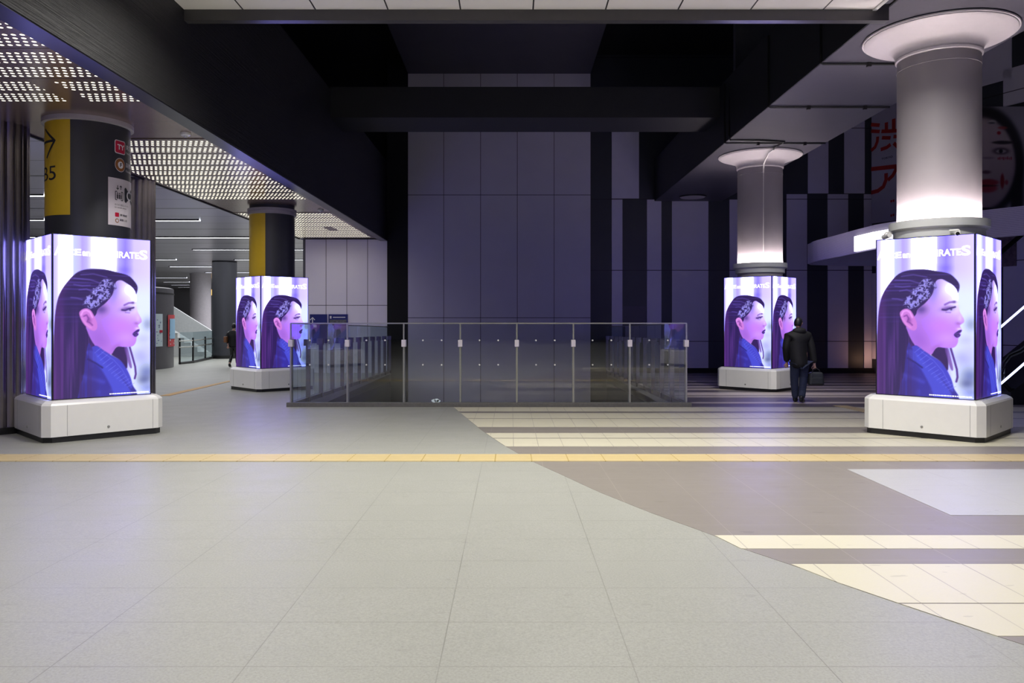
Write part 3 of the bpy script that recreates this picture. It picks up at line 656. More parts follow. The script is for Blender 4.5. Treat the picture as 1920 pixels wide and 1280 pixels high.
pn = obj('lift_panel', on(sub((A(26), A(100), 2.92, 3.60), 24), .003), G_['signwhite'], c1)
pic = MB()
for pts in ([(A(37), 3.41), (A(51), 3.41)], [(A(37), 3.29), (A(51), 3.29)], [(A(37), 3.29), (A(37), 3.41)], [(A(51), 3.29), (A(51), 3.41)], [(A(41), 3.44), (A(41), 3.50)], [(A(39), 3.46), (A(41), 3.44), (A(43), 3.46)], [(A(47), 3.44), (A(47), 3.50)], [(A(45), 3.48), (A(47), 3.50), (A(49), 3.48)]):
    pic.ribbon(pts, .012, flat)
for a in (40.5, 44, 47.5): q = sub((A(a) - .012, A(a) + .012, 3.305, 3.37), 3); pic.add(q.v, q.f); q = fan(disk(A(a), 3.385, .011, 12)); pic.add(q.v, q.f)
q = on(pic, .006)
for s, z_, h_ in (('のりかえ用エレベーター', 3.205, .03), ('for transfer elevator', 3.172, .02)): g_ = on(fit_text(s, A(36), A(36) + h_ * (10 if h_ > .025 else 12), z_, z_ + h_), .006); q.add(g_.v, g_.f)
for z_, s in ((3.075, '東横線'), (3.005, '副都心線')): g_ = on(fit_text(s, A(45), A(45) + .16, z_ - .015, z_ + .018), .006); q.add(g_.v, g_.f)
obj('pictogram', q, G_['ink'], pn)
dq = obj('lift_letter_field', on(fan(rrect(A(55), A(84), 3.27, 3.49, .03)), .006), G_['ink'], pn); 
obj('lift_letter', on(fit_text('C1', A(60), A(82), 3.31, 3.45, .02), .009), G_['whiteink'], pn)
obj('line_square', on(fan(rrect(A(36.5), A(43.5), 3.045, 3.105, .01)), .006), G_['red'], pn)
obj('line_circle', on(fan(disk(A(40), 2.99, .032)), .006), G_['brown'], pn); obj('line_circle_centre', on(fan(disk(A(40), 2.99, .02)), .008), G_['signwhite'], pn)
yel_bottom = 2.84
sign_column('fl', 'yellow and charcoal round column without lettering, beside the white panelled wall', 4.535, -17)

# ---------------------------------------------------------------- perforated ceiling lights of the left aisle
def perf_light(y0, m, label):
    o = obj('perforated_ceiling_light', MB().box(0, 2.66, 0, 1.02, -.012, .0), m, loc=(-7.41, y0, 4.43)); tag(o, label, 'ceiling light', 'perforated ceiling lights')
    return o
y0s = [6.19, 7.225, 8.26, 9.295] + [12.40 + 1.035 * i for i in range(6)] + [20.9 + 1.035 * i for i in range(6)]
pro = {}
for i, yy in enumerate(y0s):
    m_ = G_['perfgap'] if i in (3, 13) else G_['perf']
    lab = 'perforated beige ceiling sheet with glowing holes before the B5 column' if i < 4 else 'perforated beige ceiling sheet with glowing holes between the two yellow columns' if i < 10 else 'perforated beige ceiling sheet with glowing holes close to the white wall'
    g = 'glowing ceiling sheets before the B5 column' if i < 4 else 'glowing ceiling sheets between the yellow columns' if i < 10 else 'glowing ceiling sheets by the white wall'
    if i == 3: lab, g = 'perforated glowing ceiling sheet split by a blank strip just before the B5 column', None
    if i == 13: lab, g = 'perforated glowing ceiling sheet with a blank patch near the white wall', None
    if m_ in pro and g: c = pro[m_].copy(); COL.objects.link(c); c.location = (-7.41, yy, 4.43); c['label'] = lab; c['group'] = g
    else:
        c = perf_light(yy, m_, lab); pro[m_] = c
        if g: c['group'] = g
        elif 'group' in c: del c['group']
sd = thing('smoke_detector', 'small white smoke detector on the beige ceiling beyond the B5 column', 'smoke detector', (-5.0, 12.05, 4.43))
obj('body', MB().lathe([(.05, -.045), (.075, -.03), (.08, 0)], 24), G_['enamel'], sd, smooth=True); obj('sensor', MB().lathe([(.025, -.06), (.03, -.045)], 16), G_['greymetal'], sd)
sd2 = copy_tree(sd); sd2.location = (-4.95, 20.4, 4.43); sd2['label'] = 'small white smoke detector on the beige ceiling beyond the plain yellow column'

# ---------------------------------------------------------------- glass railing round the stairwell
rl = thing('glass_railing', 'low glass railing with steel posts across the front of the stairwell', 'railing', (0, 15.24, fz(15.24)))
X0, X1, NP = -4.28, 3.41, 7; dxp = (X1 - X0) / NP; gt = 1.62
obj('curb', MB().box(X0 - .07, X1 + .09, -.06, .06, -.03, .085), G_['curb'], rl, bevel=.006)
obj('top_rail', MB().box(X0, X1, -.014, .014, gt - .012, gt + .012), G_['steel'], rl)
for i in range(NP):
    xa = X0 + i * dxp; gp = obj('glass_panel', MB().box(xa + .012, xa + dxp - .012, -.006, .006, .075, gt - .01), G_['glass'], rl)
    for fx in (.34, .67):
        for zz in (.815, 1.29): q = MB().lathe([(.016, 0), (.016, .012)], 12); q.xf(Matrix.Translation((xa + dxp * fx, -.006, zz)) @ Matrix.Rotation(R(90), 4, 'X')); obj('glass_fixing', q, G_['enamel'], gp)
for i in range(NP + 1):
    xa = X0 + i * dxp
    po = obj('post', MB().box(xa - .019, xa + .019, .008, .10, .0, 1.19).box(xa - .014, xa + .014, -.012, .014, .06, gt), G_['steel'], rl)
    obj('clamp', MB().box(xa - .042, xa + .042, -.04, .10, 1.165, 1.30), G_['signwhite'], po, bevel=.006)
def side_rail(x, sgn, label):
    t = thing('glass_railing', label, 'railing', (x, 15.24, fz(15.24)))
    n = 11; d = 12.1 / n; zf = lambda yy: fz(15.24 + yy) - fz(15.24)
    obj('curb', MB().prism([(-.06, .06), (.06, .06), (.06, 12.2), (-.06, 12.2)], lambda yy: zf(yy) - .03, lambda yy: zf(yy) + .085), G_['curb'], t)
    obj('top_rail', MB().prism([(-.012, .02), (.012, .02), (.012, 12.2), (-.012, 12.2)], lambda yy: zf(yy) + gt - .012, lambda yy: zf(yy) + gt + .012), G_['steel'], t)
    for i in range(n):
        obj('glass_panel', MB().box(-.006, .006, .02 + i * d, (i + 1) * d - .01, zf(i * d) + .06, zf(i * d) + gt - .01), G_['sideglass'], t)
    for i in range(1, n + 1):
        yy = i * d; po = obj('post', MB().box(*sorted((sgn * .01, sgn * .10)), yy - .019, yy + .019, zf(yy), zf(yy) + 1.19), G_['fluted'], t)
        obj('clamp', MB().box(*sorted((sgn * -.03, sgn * .11)), yy - .042, yy + .042, zf(yy) + 1.165, zf(yy) + 1.30), G_['fluted'], po)
side_rail(X0, 1, 'glass railing running back along the stairwell towards the white wall')
side_rail(X1, -1, 'glass railing running back along the stairwell towards the striped wall')
pp = MB(); rs = random.Random(2)
for cx_, cz, r in ((-.04, .0, .04), (.02, .01, .045), (.055, -.005, .03)):
    pts = [(cx_ + r * (1 + .3 * rs.random()) * math.cos(2 * math.pi * i / 9), cz + .7 * r * (1 + .3 * rs.random()) * math.sin(2 * math.pi * i / 9)) for i in range(9)]
    pp.add([(p[0], -.010, p[1]) for p in pts] + [(p[0] * .9, -.013, p[1] * .9) for p in pts], [tuple(range(9)), tuple(range(17, 8, -1))] + [(i, (i + 1) % 9, 9 + (i + 1) % 9, 9 + i) for i in range(9)])
tag(obj('paper_scrap', pp, G_['paper'], loc=((817 - CX) / F * 15.23, 15.235, fz(15.24) + .115)), 'torn pale paper scrap stuck low on the stairwell glass', 'paper scrap')

# ---------------------------------------------------------------- fluted piers at the left
def fluted(cx_, cy_, label):
    pts = []; n = 26
    for i in range(n * 8):
        a = 2 * math.pi * i / (n * 8); rr = 1 + .055 * abs(math.sin(a * n / 2)) - .03; pts.append((.75 * rr * math.cos(a), .52 * rr * math.sin(a)))
    t = thing('fluted_pier', label, 'pier', (cx_, cy_, fz(cy_)), 0, 'fluted metal piers'); obj('cladding', MB().prism(pts, -.02, 4.44 - fz(cy_)), G_['fluted'], t, smooth=True)
    obj('skirting', MB().prism([(.79 * math.cos(2 * math.pi * i / 48), .56 * math.sin(2 * math.pi * i / 48)) for i in range(48)], -.02, .1), G_['plinth'], t)
fluted(-7.95, 11.6, 'dark fluted metal pier beside the LED pillar with the B5 column')
fluted(-8.1, 16.1, 'fluted metal pier behind the B5 column, mostly hidden')

# ---------------------------------------------------------------- hall beyond: strip lights, columns, booth, railing, stairs
def strip(x0, x1, yy, label):
    t = thing('strip_light', label, 'strip light', ((x0 + x1) / 2, yy, 4.43), 0, 'linear ceiling lights of the far hall'); h = (x1 - x0) / 2
    obj('diffuser', MB().box(-h, h, -.075, .075, -.03, .0), G_['strip'], t); obj('trim', MB().box(-h - .02, h + .02, -.09, -.075, -.035, 0).box(-h - .02, h + .02, .075, .09, -.035, 0), G_['blackframe'], t)
for i, (py, xa, xb) in enumerate(((365, -80, 84), (412, 200, 374), (444, 180, 470), (467, 362, 462), (467, 464, 600), (486, 282, 330), (486, 440, 600), (499, 318, 398), (510, 385, 520), (520, 284, 350), (528, 306, 355), (533.5, 320, 357), (538, 334, 357), (411, -60, 84), (443.5, 20, 84))):
    yy = 2.872 * F / (600 - py)
    strip((xa - CX) / F * yy, (xb - CX) / F * yy, yy, 'long white strip light in the silver ceiling of the far hall')
def far_column(px, yy, r, m, label, band=None):
    t = thing('round_column', label, 'column', ((px - CX) / F * yy, yy, fz(yy))); obj('shaft', MB().lathe([(r, -.02), (r, 4.45 - fz(yy))], 48), m, t, smooth=True)
    obj('skirting', MB().lathe([(r + .02, -.02), (r + .02, .15)], 48), G_['plinth'], t)
far_column(376, 48.5, .62, mat('far pale column paint', (196, 190, 196), .4), 'pale round column far back in the silver ceilinged hall')
far_column(421, 38.3, .58, G_['charcoal'], 'dark round column behind the curved glass railing in the far hall')
bt = thing('curved_booth', 'dark curved booth wall carrying two posters', 'booth', (-16.25, 30.2, fz(28)))
obj('wall', MB().lathe([(3.0, -.02), (3.0, 3.08), (2.9, 3.12)], 96), mat('dark grey booth panel', (88, 86, 90), .4), bt, smooth=True); obj('band', MB().lathe([(3.02, 2.86), (3.02, 2.91)], 96), G_['plinth'], bt)
def poster(px0, px1, py0, py1, label, border, fill):
    cx_, cy_, r = -16.25, 30.2, 3.03; pts = []
    def onbooth(px):                                    # meets the curved wall
        d = Vector(((px - CX) / F, 1)).normalized(); o = Vector((-cx_, -cy_)); b_ = d.dot(o); c_ = o.dot(o) - r * r; tt = -b_ - math.sqrt(max(b_ * b_ - c_, 0)); return d * tt
    qa, qb = onbooth(px0), onbooth(px1); yy = qa.y; za, zb = H + (600 - py1) / F * yy, H + (600 - py0) / F * yy
    aa, ab = math.atan2(qa.y - cy_, qa.x - cx_), math.atan2(qb.y - cy_, qb.x - cx_)
    f_ = lambda off: (lambda s, z: (cx_ + (r + off) * math.cos(aa + (ab - aa) * s), cy_ + (r + off) * math.sin(aa + (ab - aa) * s), z))
    t = thing('poster', label, 'poster', (0, 0, 0), 0, 'posters on the curved booth')
    t.location = (qa.x, qa.y, za); sh = lambda mb: mb.map(lambda x, y, z: (x - qa.x, y - qa.y, z - za))
    obj('sheet', sh(MB().grid(list(np.linspace(0, 1, 8)), [za, zb], f_(.0))), border, t)
    mb = MB(); rs = random.Random(px0)
    for i in range(16):
        s, z_ = rs.uniform(.08, .8), rs.uniform(za + .06, zb - .12); mb.grid([s, s + rs.uniform(.05, .16)], [z_, z_ + rs.uniform(.02, .07)], f_(.012))
    mk = obj('print', sh(mb), fill, t)
    return t, sh, f_, za, zb
t, sh, f_, za, zb = poster(286, 305, 588, 650, 'white poster with red heading on the booth, next to the LED pillar', G_['paper'], mat('blue grey print', (130, 142, 170), .6))
obj('heading', sh(MB().grid([.62, .95], [za + .52, za + .62], f_(.014))), G_['red'], t)
t, sh, f_, za, zb = poster(315, 330, 590, 650, 'red bordered poster at the curving end of the booth', mat('red poster print', (196, 60, 66), .6), G_['paper'])
obj('picture', sh(MB().grid(list(np.linspace(.12, .88, 8)), [za + .30, zb - .15], f_(.016))), mat('pale blue print', (150, 190, 216), .6), t)
hr = thing('curved_glass_railing', 'curved glass railing with double steel handrails in the far hall', 'railing', (0, 0, 0))
path = []
for px, py in ((337, 686), (362, 684), (385, 680), (408, 674), (430, 666), (450, 658)): X_, Y_ = ground(px, py); Y_ = min(Y_, 39); path.append(((px - CX) / F * Y_, Y_))
hr.location = (path[0][0], path[0][1], fz(28)); rel = [(p[0] - path[0][0], p[1] - path[0][1]) for p in path]
obj('curb', MB().tube([(p[0], p[1], .05) for p in rel], .06, 8), G_['plinth'], hr)
for z_, nm in ((.98, 'handrail'), (.72, 'handrail')): obj(nm, MB().tube([(p[0], p[1] - .1, z_) for p in rel], .03, 8), G_['steel'], hr, smooth=True)
for i, (a, b2) in enumerate(zip(rel[:-1], rel[1:])):
    obj('glass_panel', MB().add([(a[0], a[1], .08), (b2[0], b2[1], .08), (b2[0], b2[1], 1.35), (a[0], a[1], 1.35), (a[0], a[1] + .012, .08), (b2[0], b2[1] + .012, .08), (b2[0], b2[1] + .012, 1.35), (a[0], a[1] + .012, 1.35)],
        [(0, 1, 2, 3), (7, 6, 5, 4), (0, 4, 5, 1), (3, 2, 6, 7), (0, 3, 7, 4), (1, 5, 6, 2)]), G_['sideglass'], hr)
    obj('post', MB().box(a[0] - .03, a[0] + .03, a[1] - .03, a[1] + .03, 0, 1.1), G_['plinth'], hr)
st = thing('staircase', 'pale sloping stair balustrade behind the booth', 'staircase', (-15.6, 40, fz(28)))
stp = MB()
for i in range(9): stp.box(-3.2 + i * .34, -2.86 + i * .34, .2, 3.0, 0, (9 - i) * .24)
obj('steps', stp, G_['greymetal'], st)
obj('balustrade', MB().prism([(-3.3, .0), (.6, .0), (.6, .12), (-3.3, .12)], 0, 1).map(lambda x, y, z: (x, y, (1.15 if z else 0) + max(0, (.4 - x) * .66))), mat('pale stair side', (200, 204, 204), .4), st)
sl = obj('wayfinding_light', MB().box(-.25, .25, -.05, .05, -.2, .2).box(-.02, .02, -.02, .02, .2, .95), G_['amber'], loc=((394.5 - CX) / F * 55, 55, H + (600 - 548) / F * 55)); tag(sl, 'small amber lit sign beside the pale far column', 'lit sign')

# signs on the white wall
def wall_sign(px0, px1, py0, py1, label):
    yy = 27.58; x0, x1 = (px0 - CX) / F * yy, (px1 - CX) / F * yy; z0_, z1_ = H + (600 - py1) / F * yy, H + (600 - py0) / F * yy
    t = thing('wall_sign', label, 'sign', (x0, yy, z0_), 0, 'navy signs on the white wall'); obj('panel', MB().box(0, x1 - x0, -.02, .02, 0, z1_ - z0_), G_['blue'], t); return t, x1 - x0, z1_ - z0_
t, sw, sh_ = wall_sign(581, 613.5, 589, 643, 'navy direction sign with white arrow on the white wall')
q = MB().ribbon([(.10, sh_ - .38), (.10, sh_ - .12)], .035, lambda s, z: (s, -.024, z)).ribbon([(.02, sh_ - .2), (.10, sh_ - .11), (.18, sh_ - .2)], .03, lambda s, z: (s, -.024, z))
q.box(.13, .24, -.026, -.022, sh_ - .34 - .12, sh_ - .34); obj('arrow', q, G_['whiteink'], t)
t, sw, sh_ = wall_sign(616, 652, 589, 643, 'navy map sign with a dark street plan on the white wall')
obj('map_picture', MB().box(.04, sw - .04, -.026, -.022, .05, sh_ - .19), mat('dark map print', (92, 92, 96), .5, var=.5, scale=14), t); obj('heading', MB().box(.05, .11, -.026, -.022, sh_ - .15, sh_ - .06).box(.16, sw - .08, -.026, -.022, sh_ - .12, sh_ - .09), G_['whiteink'], t)

# ---------------------------------------------------------------- banners on the turned wall
def bs(px, off=.0):                                     # distance along the turned wall under a photo column
    k_ = (px - CX) / F; return (k_ * W0.y - W0.x) / (WU.x - k_ * WU.y)
def bz_(px, py): s = bs(px); return s, H + (600 - py) / F * (W0.y + WU.y * s)
b1 = thing('wall_banner', 'white hanging banner with large red Japanese characters', 'banner', (*side(0, 0)[:2], 0))
def L1(mb): return mb.map(lambda x, y, z: (x - W0.x, y - W0.y, z))
s0, s1 = bs(1635) + .02, bs(1635) + 2.9
obj('cloth', L1(side_box(MB(), s0, s1, bz_(1660, 416)[1], 9.6, .03, .05)), G_['bannerwhite'], b1)
pr = MB(); fb = lambda s, z: side(s, z, .056)
def cz(x, y): return bz_(1620 + x / 5.33, 200 + y / 5.33)
for pts, wd in (([(82, 180), (168, 187)], .125), ([(82, 245), (168, 250)], .12), ([(148, 300), (144, 350), (122, 405), (82, 440)], .12), ([(235, 158), (235, 240)], .13), ([(308, 122), (308, 245)], .14), ([(185, 248), (260, 246), (420, 236)], .125),
                ([(190, 312), (277, 313)], .12), ([(277, 378), (240, 408), (178, 430)], .125), ([(306, 300), (420, 296)], .12), ([(308, 365), (345, 400), (410, 420)], .125),
                ([(82, 625), (200, 612), (420, 588)], .145), ([(232, 665), (232, 730), (205, 800), (150, 842), (82, 860)], .14), ([(250, 735), (298, 690), (325, 640), (335, 600)], .13),):
    P = [cz(*p) for p in pts]; Q = []
    for a, b2 in zip(P[:-1], P[1:]): Q += [(a[0] + (b2[0] - a[0]) * i / 3, a[1] + (b2[1] - a[1]) * i / 3) for i in range(3)]
    pr.ribbon(Q + [P[-1]], wd, fb)
obj('characters', L1(pr), G_['bannerred'], b1)
q = fit_text('TOKYO', cz(186, 0)[0], cz(298, 0)[0], cz(240, 522)[1], cz(240, 502)[1], .02); obj('lettering', L1(MB().add([fb(p[0], p[1]) for p in q.v], q.f)), G_['ink'], b1)
mb = MB()
for x, y in ((284, 945), (306, 940), (284, 1088), (306, 1082)): c_ = cz(x, y); mb.ribbon([(c_[0], c_[1] - .04), (c_[0], c_[1] + .04)], .07, fb)
obj('small_print', L1(mb), G_['bannerred'], b1)
# portrait banner
def paint_face(n, m):
    X, Y = np.meshgrid(np.linspace(20, 440, n), np.linspace(890, 85, m)); img = np.zeros((m, n, 3)); img[:] = (150, 146, 160)
    def ov(mask, c): nonlocal img; img = img * (1 - mask[..., None]) + np.array(c, float) * mask[..., None]
    sg = lambda t: 1 / (1 + np.exp(-np.clip(t, -30, 30)))
    ov(sg((1 - ((X - 105) / 330) ** 2 - ((Y - 520) / 440) ** 2) * 20), (22, 20, 24)); ov(sg((X - 330) / 6) * sg((Y - 520) / 30) * sg((430 - X) / 8), (22, 20, 24))
    ov(sg((1 - ((X - 105) / 262) ** 2 - ((Y - 540) / 365) ** 2) * 22), (176, 158, 164))
    def el(x, y, a, b, c, k=6, al=1): ov(al * sg((1 - ((X - x) / a) ** 2 - ((Y - y) / b) ** 2) * k), c)
    el(105, 500, 45, 260, (196, 180, 186), 2, .5); el(265, 372, 85, 14, (40, 34, 38)); el(250, 440, 62, 26, (60, 48, 54), 3); el(252, 442, 40, 15, (170, 160, 166)); el(250, 441, 16, 16, (20, 18, 20))
    el(135, 608, 34, 14, (96, 66, 74), 3); el(150, 495, 45, 9, (110, 96, 106), 3, .6); el(150, 690, 82, 26, (160, 52, 62), 5); el(140, 735, 80, 36, (172, 62, 72), 5); el(130, 716, 95, 7, (70, 26, 34), 5)
    el(235, 296, 16, 14, (150, 24, 36)); el(265, 255, 38, 12, (160, 60, 60), 4, .8); el(262, 680, 16, 58, (140, 34, 40), 5); el(295, 690, 14, 20, (150, 50, 56), 4, .8); el(282, 320, 8, 36, (168, 156, 150), 4, .7); el(185, 210, 30, 18, (200, 196, 200), 4, .7); el(178, 216, 30, 8, (40, 40, 44), 4, .7)
    for i in range(8): el(228 + i * 15, 500 - 2 * (i % 3), 6, 10 + 4 * (i % 2), (150, 50, 62), 5, .8)
    return img
n_, m_ = 70, 130
sA, sB = bs(1825), bs(1823 + 97); zA, zB = 4.55, 8.0
b2_ = thing('wall_banner', "dark portrait banner of a person's face with red make-up marks", 'banner', (*side(sA, 0)[:2], 0))
mb = MB(); px_s = np.linspace(1824.7, 1923, n_)
for j in range(m_):
    for px in px_s:
        s, z = bz_(float(px), 389 - (389 - 200) * j / (m_ - 1)); p = side(s, z, .05); mb.v.append((p[0] - b2_.location.x, p[1] - b2_.location.y, z))
mb.f = [(j * n_ + i, j * n_ + i + 1, (j + 1) * n_ + i + 1, (j + 1) * n_ + i) for j in range(m_ - 1) for i in range(n_ - 1)]
o = obj('portrait', mb, G_['print'], b2_); vcolor(o.data, paint_face(n_, m_).reshape(-1, 3))
bk = side_box(MB(), bs(1824.7), bs(1923), 4.6, 7.9, .02, .04).map(lambda x, y, z: (x - b2_.location.x, y - b2_.location.y, z)); obj('backing', bk, G_['ink'], b2_)
tag(obj('wall_poster', side_box(MB(), bs(1850), bs(1907), 3.15, 4.1, .02, .05), mat('patterned print', (96, 80, 88), .6, var=.55, scale=7)), 'patterned print low on the wall beneath the dark portrait banner', 'poster')

# ---------------------------------------------------------------- curved canopy, light box, escalator
cn = thing('curved_canopy', 'pale curved canopy band sweeping out over the escalator', 'canopy', (9.5, 19, 0))
near = [(1520, 22.6), (1524, 22.2), (1532, 21.8), (1545, 21.3), (1560, 20.8), (1580, 20.1), (1604, 19.3), (1640, 18.3), (1700, 17.3), (1780, 16.4), (1850, 15.8), (1925, 15.2), (2050, 14.3)]
pl = [((px - CX) / F * yy, yy) for px, yy in near]; back = [(pl[0][0] + .06, 23.0), (pl[0][0] + .35, 23.5), (10.2, 23.9), (12.0, 24.0)]
outer = pl[::-1] + back; Lc = lambda mb: mb.map(lambda x, y, z: (x - 9.5, y - 19, z))
fas = MB(); zb0, zb1 = 3.21, 3.78; n = len(outer)
for a, b2 in zip(outer[:-1], outer[1:]):
    d = (Vector(b2) - Vector(a)).normalized(); nr = Vector((-d.y, d.x)) * .06      # wall thickness towards the inside
    fas.add([(a[0], a[1], zb0), (b2[0], b2[1], zb0), (b2[0], b2[1], zb1), (a[0], a[1], zb1), (a[0] - nr.x, a[1] - nr.y, zb0), (b2[0] - nr.x, b2[1] - nr.y, zb0), (b2[0] - nr.x, b2[1] - nr.y, zb1), (a[0] - nr.x, a[1] - nr.y, zb1)],
            [(0, 1, 2, 3), (7, 6, 5, 4), (0, 4, 5, 1), (3, 2, 6, 7)])
obj('fascia', Lc(fas), mat('ribbed pale fascia', (176, 172, 186), .4, var=.03, seams=[(2, .035, 0, .006)], seamcol=(120, 116, 130)), cn)
ins = []
cxm, cym = sum(p[0] for p in outer) / n, sum(p[1] for p in outer) / n
sof = outer + [(13.5, 23.9), (13.5, 14.2)]
obj('soffit', Lc(MB().prism([(p[0] * .985 + .15, p[1]) for p in pl[::-1][:-3]] + [(8.9, 22.3), (9.4, 22.9), (11.5, 23.3), (11.5, 21.0), (9.6, 20.3), (9.5, 18.6), (10.4, 16.6), (12.0, 14.5)], zb1 - .12, zb1 - .04)), mat('dark canopy soffit', (70, 66, 70), .5), cn)
lb = MB()
pa, pb = Vector(((1605 - CX) / F * 19.25, 19.25)), Vector(((1690 - CX) / F * 17.35, 17.35)); mid = Vector(((1640 - CX) / F * 18.27, 18.27))
def lbx(path):
    mb = MB()
    for a, b2 in zip(path[:-1], path[1:]):
        d = (b2 - a).normalized(); o_ = Vector((-d.y, d.x)) * -.05
        mb.add([(a.x, a.y, zb0 + .03), (b2.x, b2.y, zb0 + .03), (b2.x, b2.y, zb0 + .40), (a.x, a.y, zb0 + .40), (a.x + o_.x, a.y + o_.y, zb0 + .03), (b2.x + o_.x, b2.y + o_.y, zb0 + .03), (b2.x + o_.x, b2.y + o_.y, zb0 + .40), (a.x + o_.x, a.y + o_.y, zb0 + .40)],
               [(3, 2, 1, 0), (4, 5, 6, 7), (1, 5, 4, 0), (7, 6, 2, 3), (4, 7, 3, 0), (2, 6, 5, 1)])
    return mb
tag(obj('light_box_sign', lbx([pa, mid, pb]), G_['lightbox']), 'glowing blank white light box on the curved canopy band', 'light box')
# escalator behind the near right pillar
es = thing('escalator', 'dark escalator with glowing blue handrail lines beside the near column', 'escalator', (10.15, 15.6, fz(15.6)))
def inc(x): return .86 * x
yy_ = 0
def sheet(x0, x1, za, zb, y0, y1): return MB().prism([(x0, y0), (x1, y0), (x1, y1), (x0, y1)], 0, 1).map(lambda x, y, z: (x, y, max(0, inc(x)) + (zb if z else za)))
EX0, EX1 = .25, 6.0
obj('truss', MB().prism([(-.2, .0), (6, .0), (6, 1.5), (-.2, 1.5)], 0, 1).map(lambda x, y, z: (x, y, (.25 + max(0, inc(x - .2))) if z else -.05)), mat('dark escalator cladding', (40, 40, 46), .3, .4), es)
obj('glass_panel', sheet(EX0, EX1, .35, 1.25, .05, .062), glass('smoked glass', (.35, .37, .42)), es)
rp = [(-.20, .05, .30), (-.31, .05, .42), (-.34, .05, .62), (-.31, .05, .84), (-.20, .05, .98), (.0, .05, 1.06)] + [(x, .05, 1.02 + inc(x)) for x in (.3, 1, 2, 4, 6)]
hl = obj('handrail', MB().tube([(.1, .05, .25)] + rp, .05, 10), G_['blackframe'], es, smooth=True)
obj('handrail_light', MB().tube([(x, -.0, 1.94 + inc(x - .05)) for x in (-.75, 6)], .022, 8), G_['bluestrip'], hl)
obj('skirt_light', MB().tube([(x, -.03, .83 + inc(x - .05)) for x in (-.42, 6)], .022, 8), G_['bluestrip'], es)
obj('far_handrail', MB().tube([(x, 1.45, 2.72 + inc(x)) for x in (-1.2, 6)], .05, 8), G_['blackframe'], es)
stp = MB()
for i in range(18): stp.box(.2 + .32 * i, .2 + .32 * (i + 1), .12, 1.4, .1, .1 + .275 * (i + 1))
obj('steps', stp, mat('dark step metal', (64, 64, 70), .4, .6), es)
area('wall_washer', (12.55, 26.9, .1), .3, .1, 3.2, (1, .55, .34), rot=(R(140), 0, R(-10)))

# ---------------------------------------------------------------- people
def skin(name, chains, m, parent, root=0, sub=2):
    """one continuous limb surface: chains = (points, edges) with a radius per point"""
    pts, edges = chains; me = bpy.data.meshes.new(name); me.from_pydata([p[:3] for p in pts], edges, []); me.update()
    o = link(bpy.data.objects.new(name, me), parent); o.modifiers.new('Skin', 'SKIN')
    for i, p in enumerate(pts):
        r = p[3]; me.skin_vertices[0].data[i].radius = r if isinstance(r, tuple) else (r, r)
    me.skin_vertices[0].data[root].use_root = True
    s = o.modifiers.new('Sub', 'SUBSURF'); s.levels = sub; s.render_levels = sub; o.modifiers['Skin'].use_smooth_shade = True
    me.materials.append(m); return o
def ellipsoid(c, r, n=16, rot=None, bump=None):
    mb = MB(); vs = []; fs = []
    for j in range(n + 1):
        t = math.pi * j / n
        for k in range(2 * n): a = math.pi * k / n; vs.append(Vector((r[0] * math.sin(t) * math.cos(a), r[1] * math.sin(t) * math.sin(a), r[2] * math.cos(t))))
    if bump: vs = [bump(v) for v in vs]
    if rot is not None: vs = [rot @ v for v in vs]
    for j in range(n):
        for k in range(2 * n): fs.append((j * 2 * n + k, (j + 1) * 2 * n + k, (j + 1) * 2 * n + (k + 1) % (2 * n), j * 2 * n + (k + 1) % (2 * n)))
    return mb.add([tuple(v + Vector(c)) for v in vs], fs)
def hand(wr, d, m, parent, side_=1, grip=.6):
    """palm and five unequal curled fingers hanging from the wrist in direction d"""
    d = Vector(d).normalized(); a = d.cross(Vector((0, 1, 0))).normalized(); c = d.cross(a).normalized(); w_ = Vector(wr)
    pts = [(*w_, .024), (*(w_ + d * .05), (.038, .018)), (*(w_ + d * .09), (.04, .017))]; ed = [(0, 1), (1, 2)]
    for i, (off, L) in enumerate(((-.03, .065), (-.01, .075), (.01, .07), (.028, .055))):
        p0 = w_ + d * .092 + a * off; p1 = p0 + (d * .7 + c * side_ * grip) * L * .5; p2 = p1 + (d * .1 + c * side_) * L * .45 * grip
        b_ = len(pts); pts += [(*p0, .0095), (*p1, .009), (*p2, .008)]; ed += [(2, b_), (b_, b_ + 1), (b_ + 1, b_ + 2)]
    b_ = len(pts); p0 = w_ + d * .04 - a * .035; p1 = p0 + d * .03 - a * .015 + c * side_ * .02; p2 = p1 + d * .03 + c * side_ * .015
    pts += [(*p0, .011), (*p1, .010), (*p2, .009)]; ed += [(1, b_), (b_, b_ + 1), (b_ + 1, b_ + 2)]
    return pts, ed
def merge(chs, joins):
    pts, ed = [], []; base = []
    for p, e in chs: base.append(len(pts)); ed += [(a + len(pts), b_ + len(pts)) for a, b_ in e]; pts += p
    for (c0, i0), (c1_, i1) in joins: ed.append((base[c0] + i0, base[c1_] + i1))
    return pts, ed
def shoe(heel, toe, parent, lift=0.0):
    h, t_ = Vector(heel), Vector(toe); d = (t_ - h).normalized()
    return skin('shoe', ([(*(h - d * .02), (.043, .05)), (*(h + d * .07), (.045, .05)), (*(h + d * .16), (.05, .036)), (*(t_), (.04, .026)), (*(h + d * .03 + Vector((0, 0, .09))), .05)], [(0, 1), (1, 2), (2, 3), (1, 4)]), G_['shoe'], parent, 1)

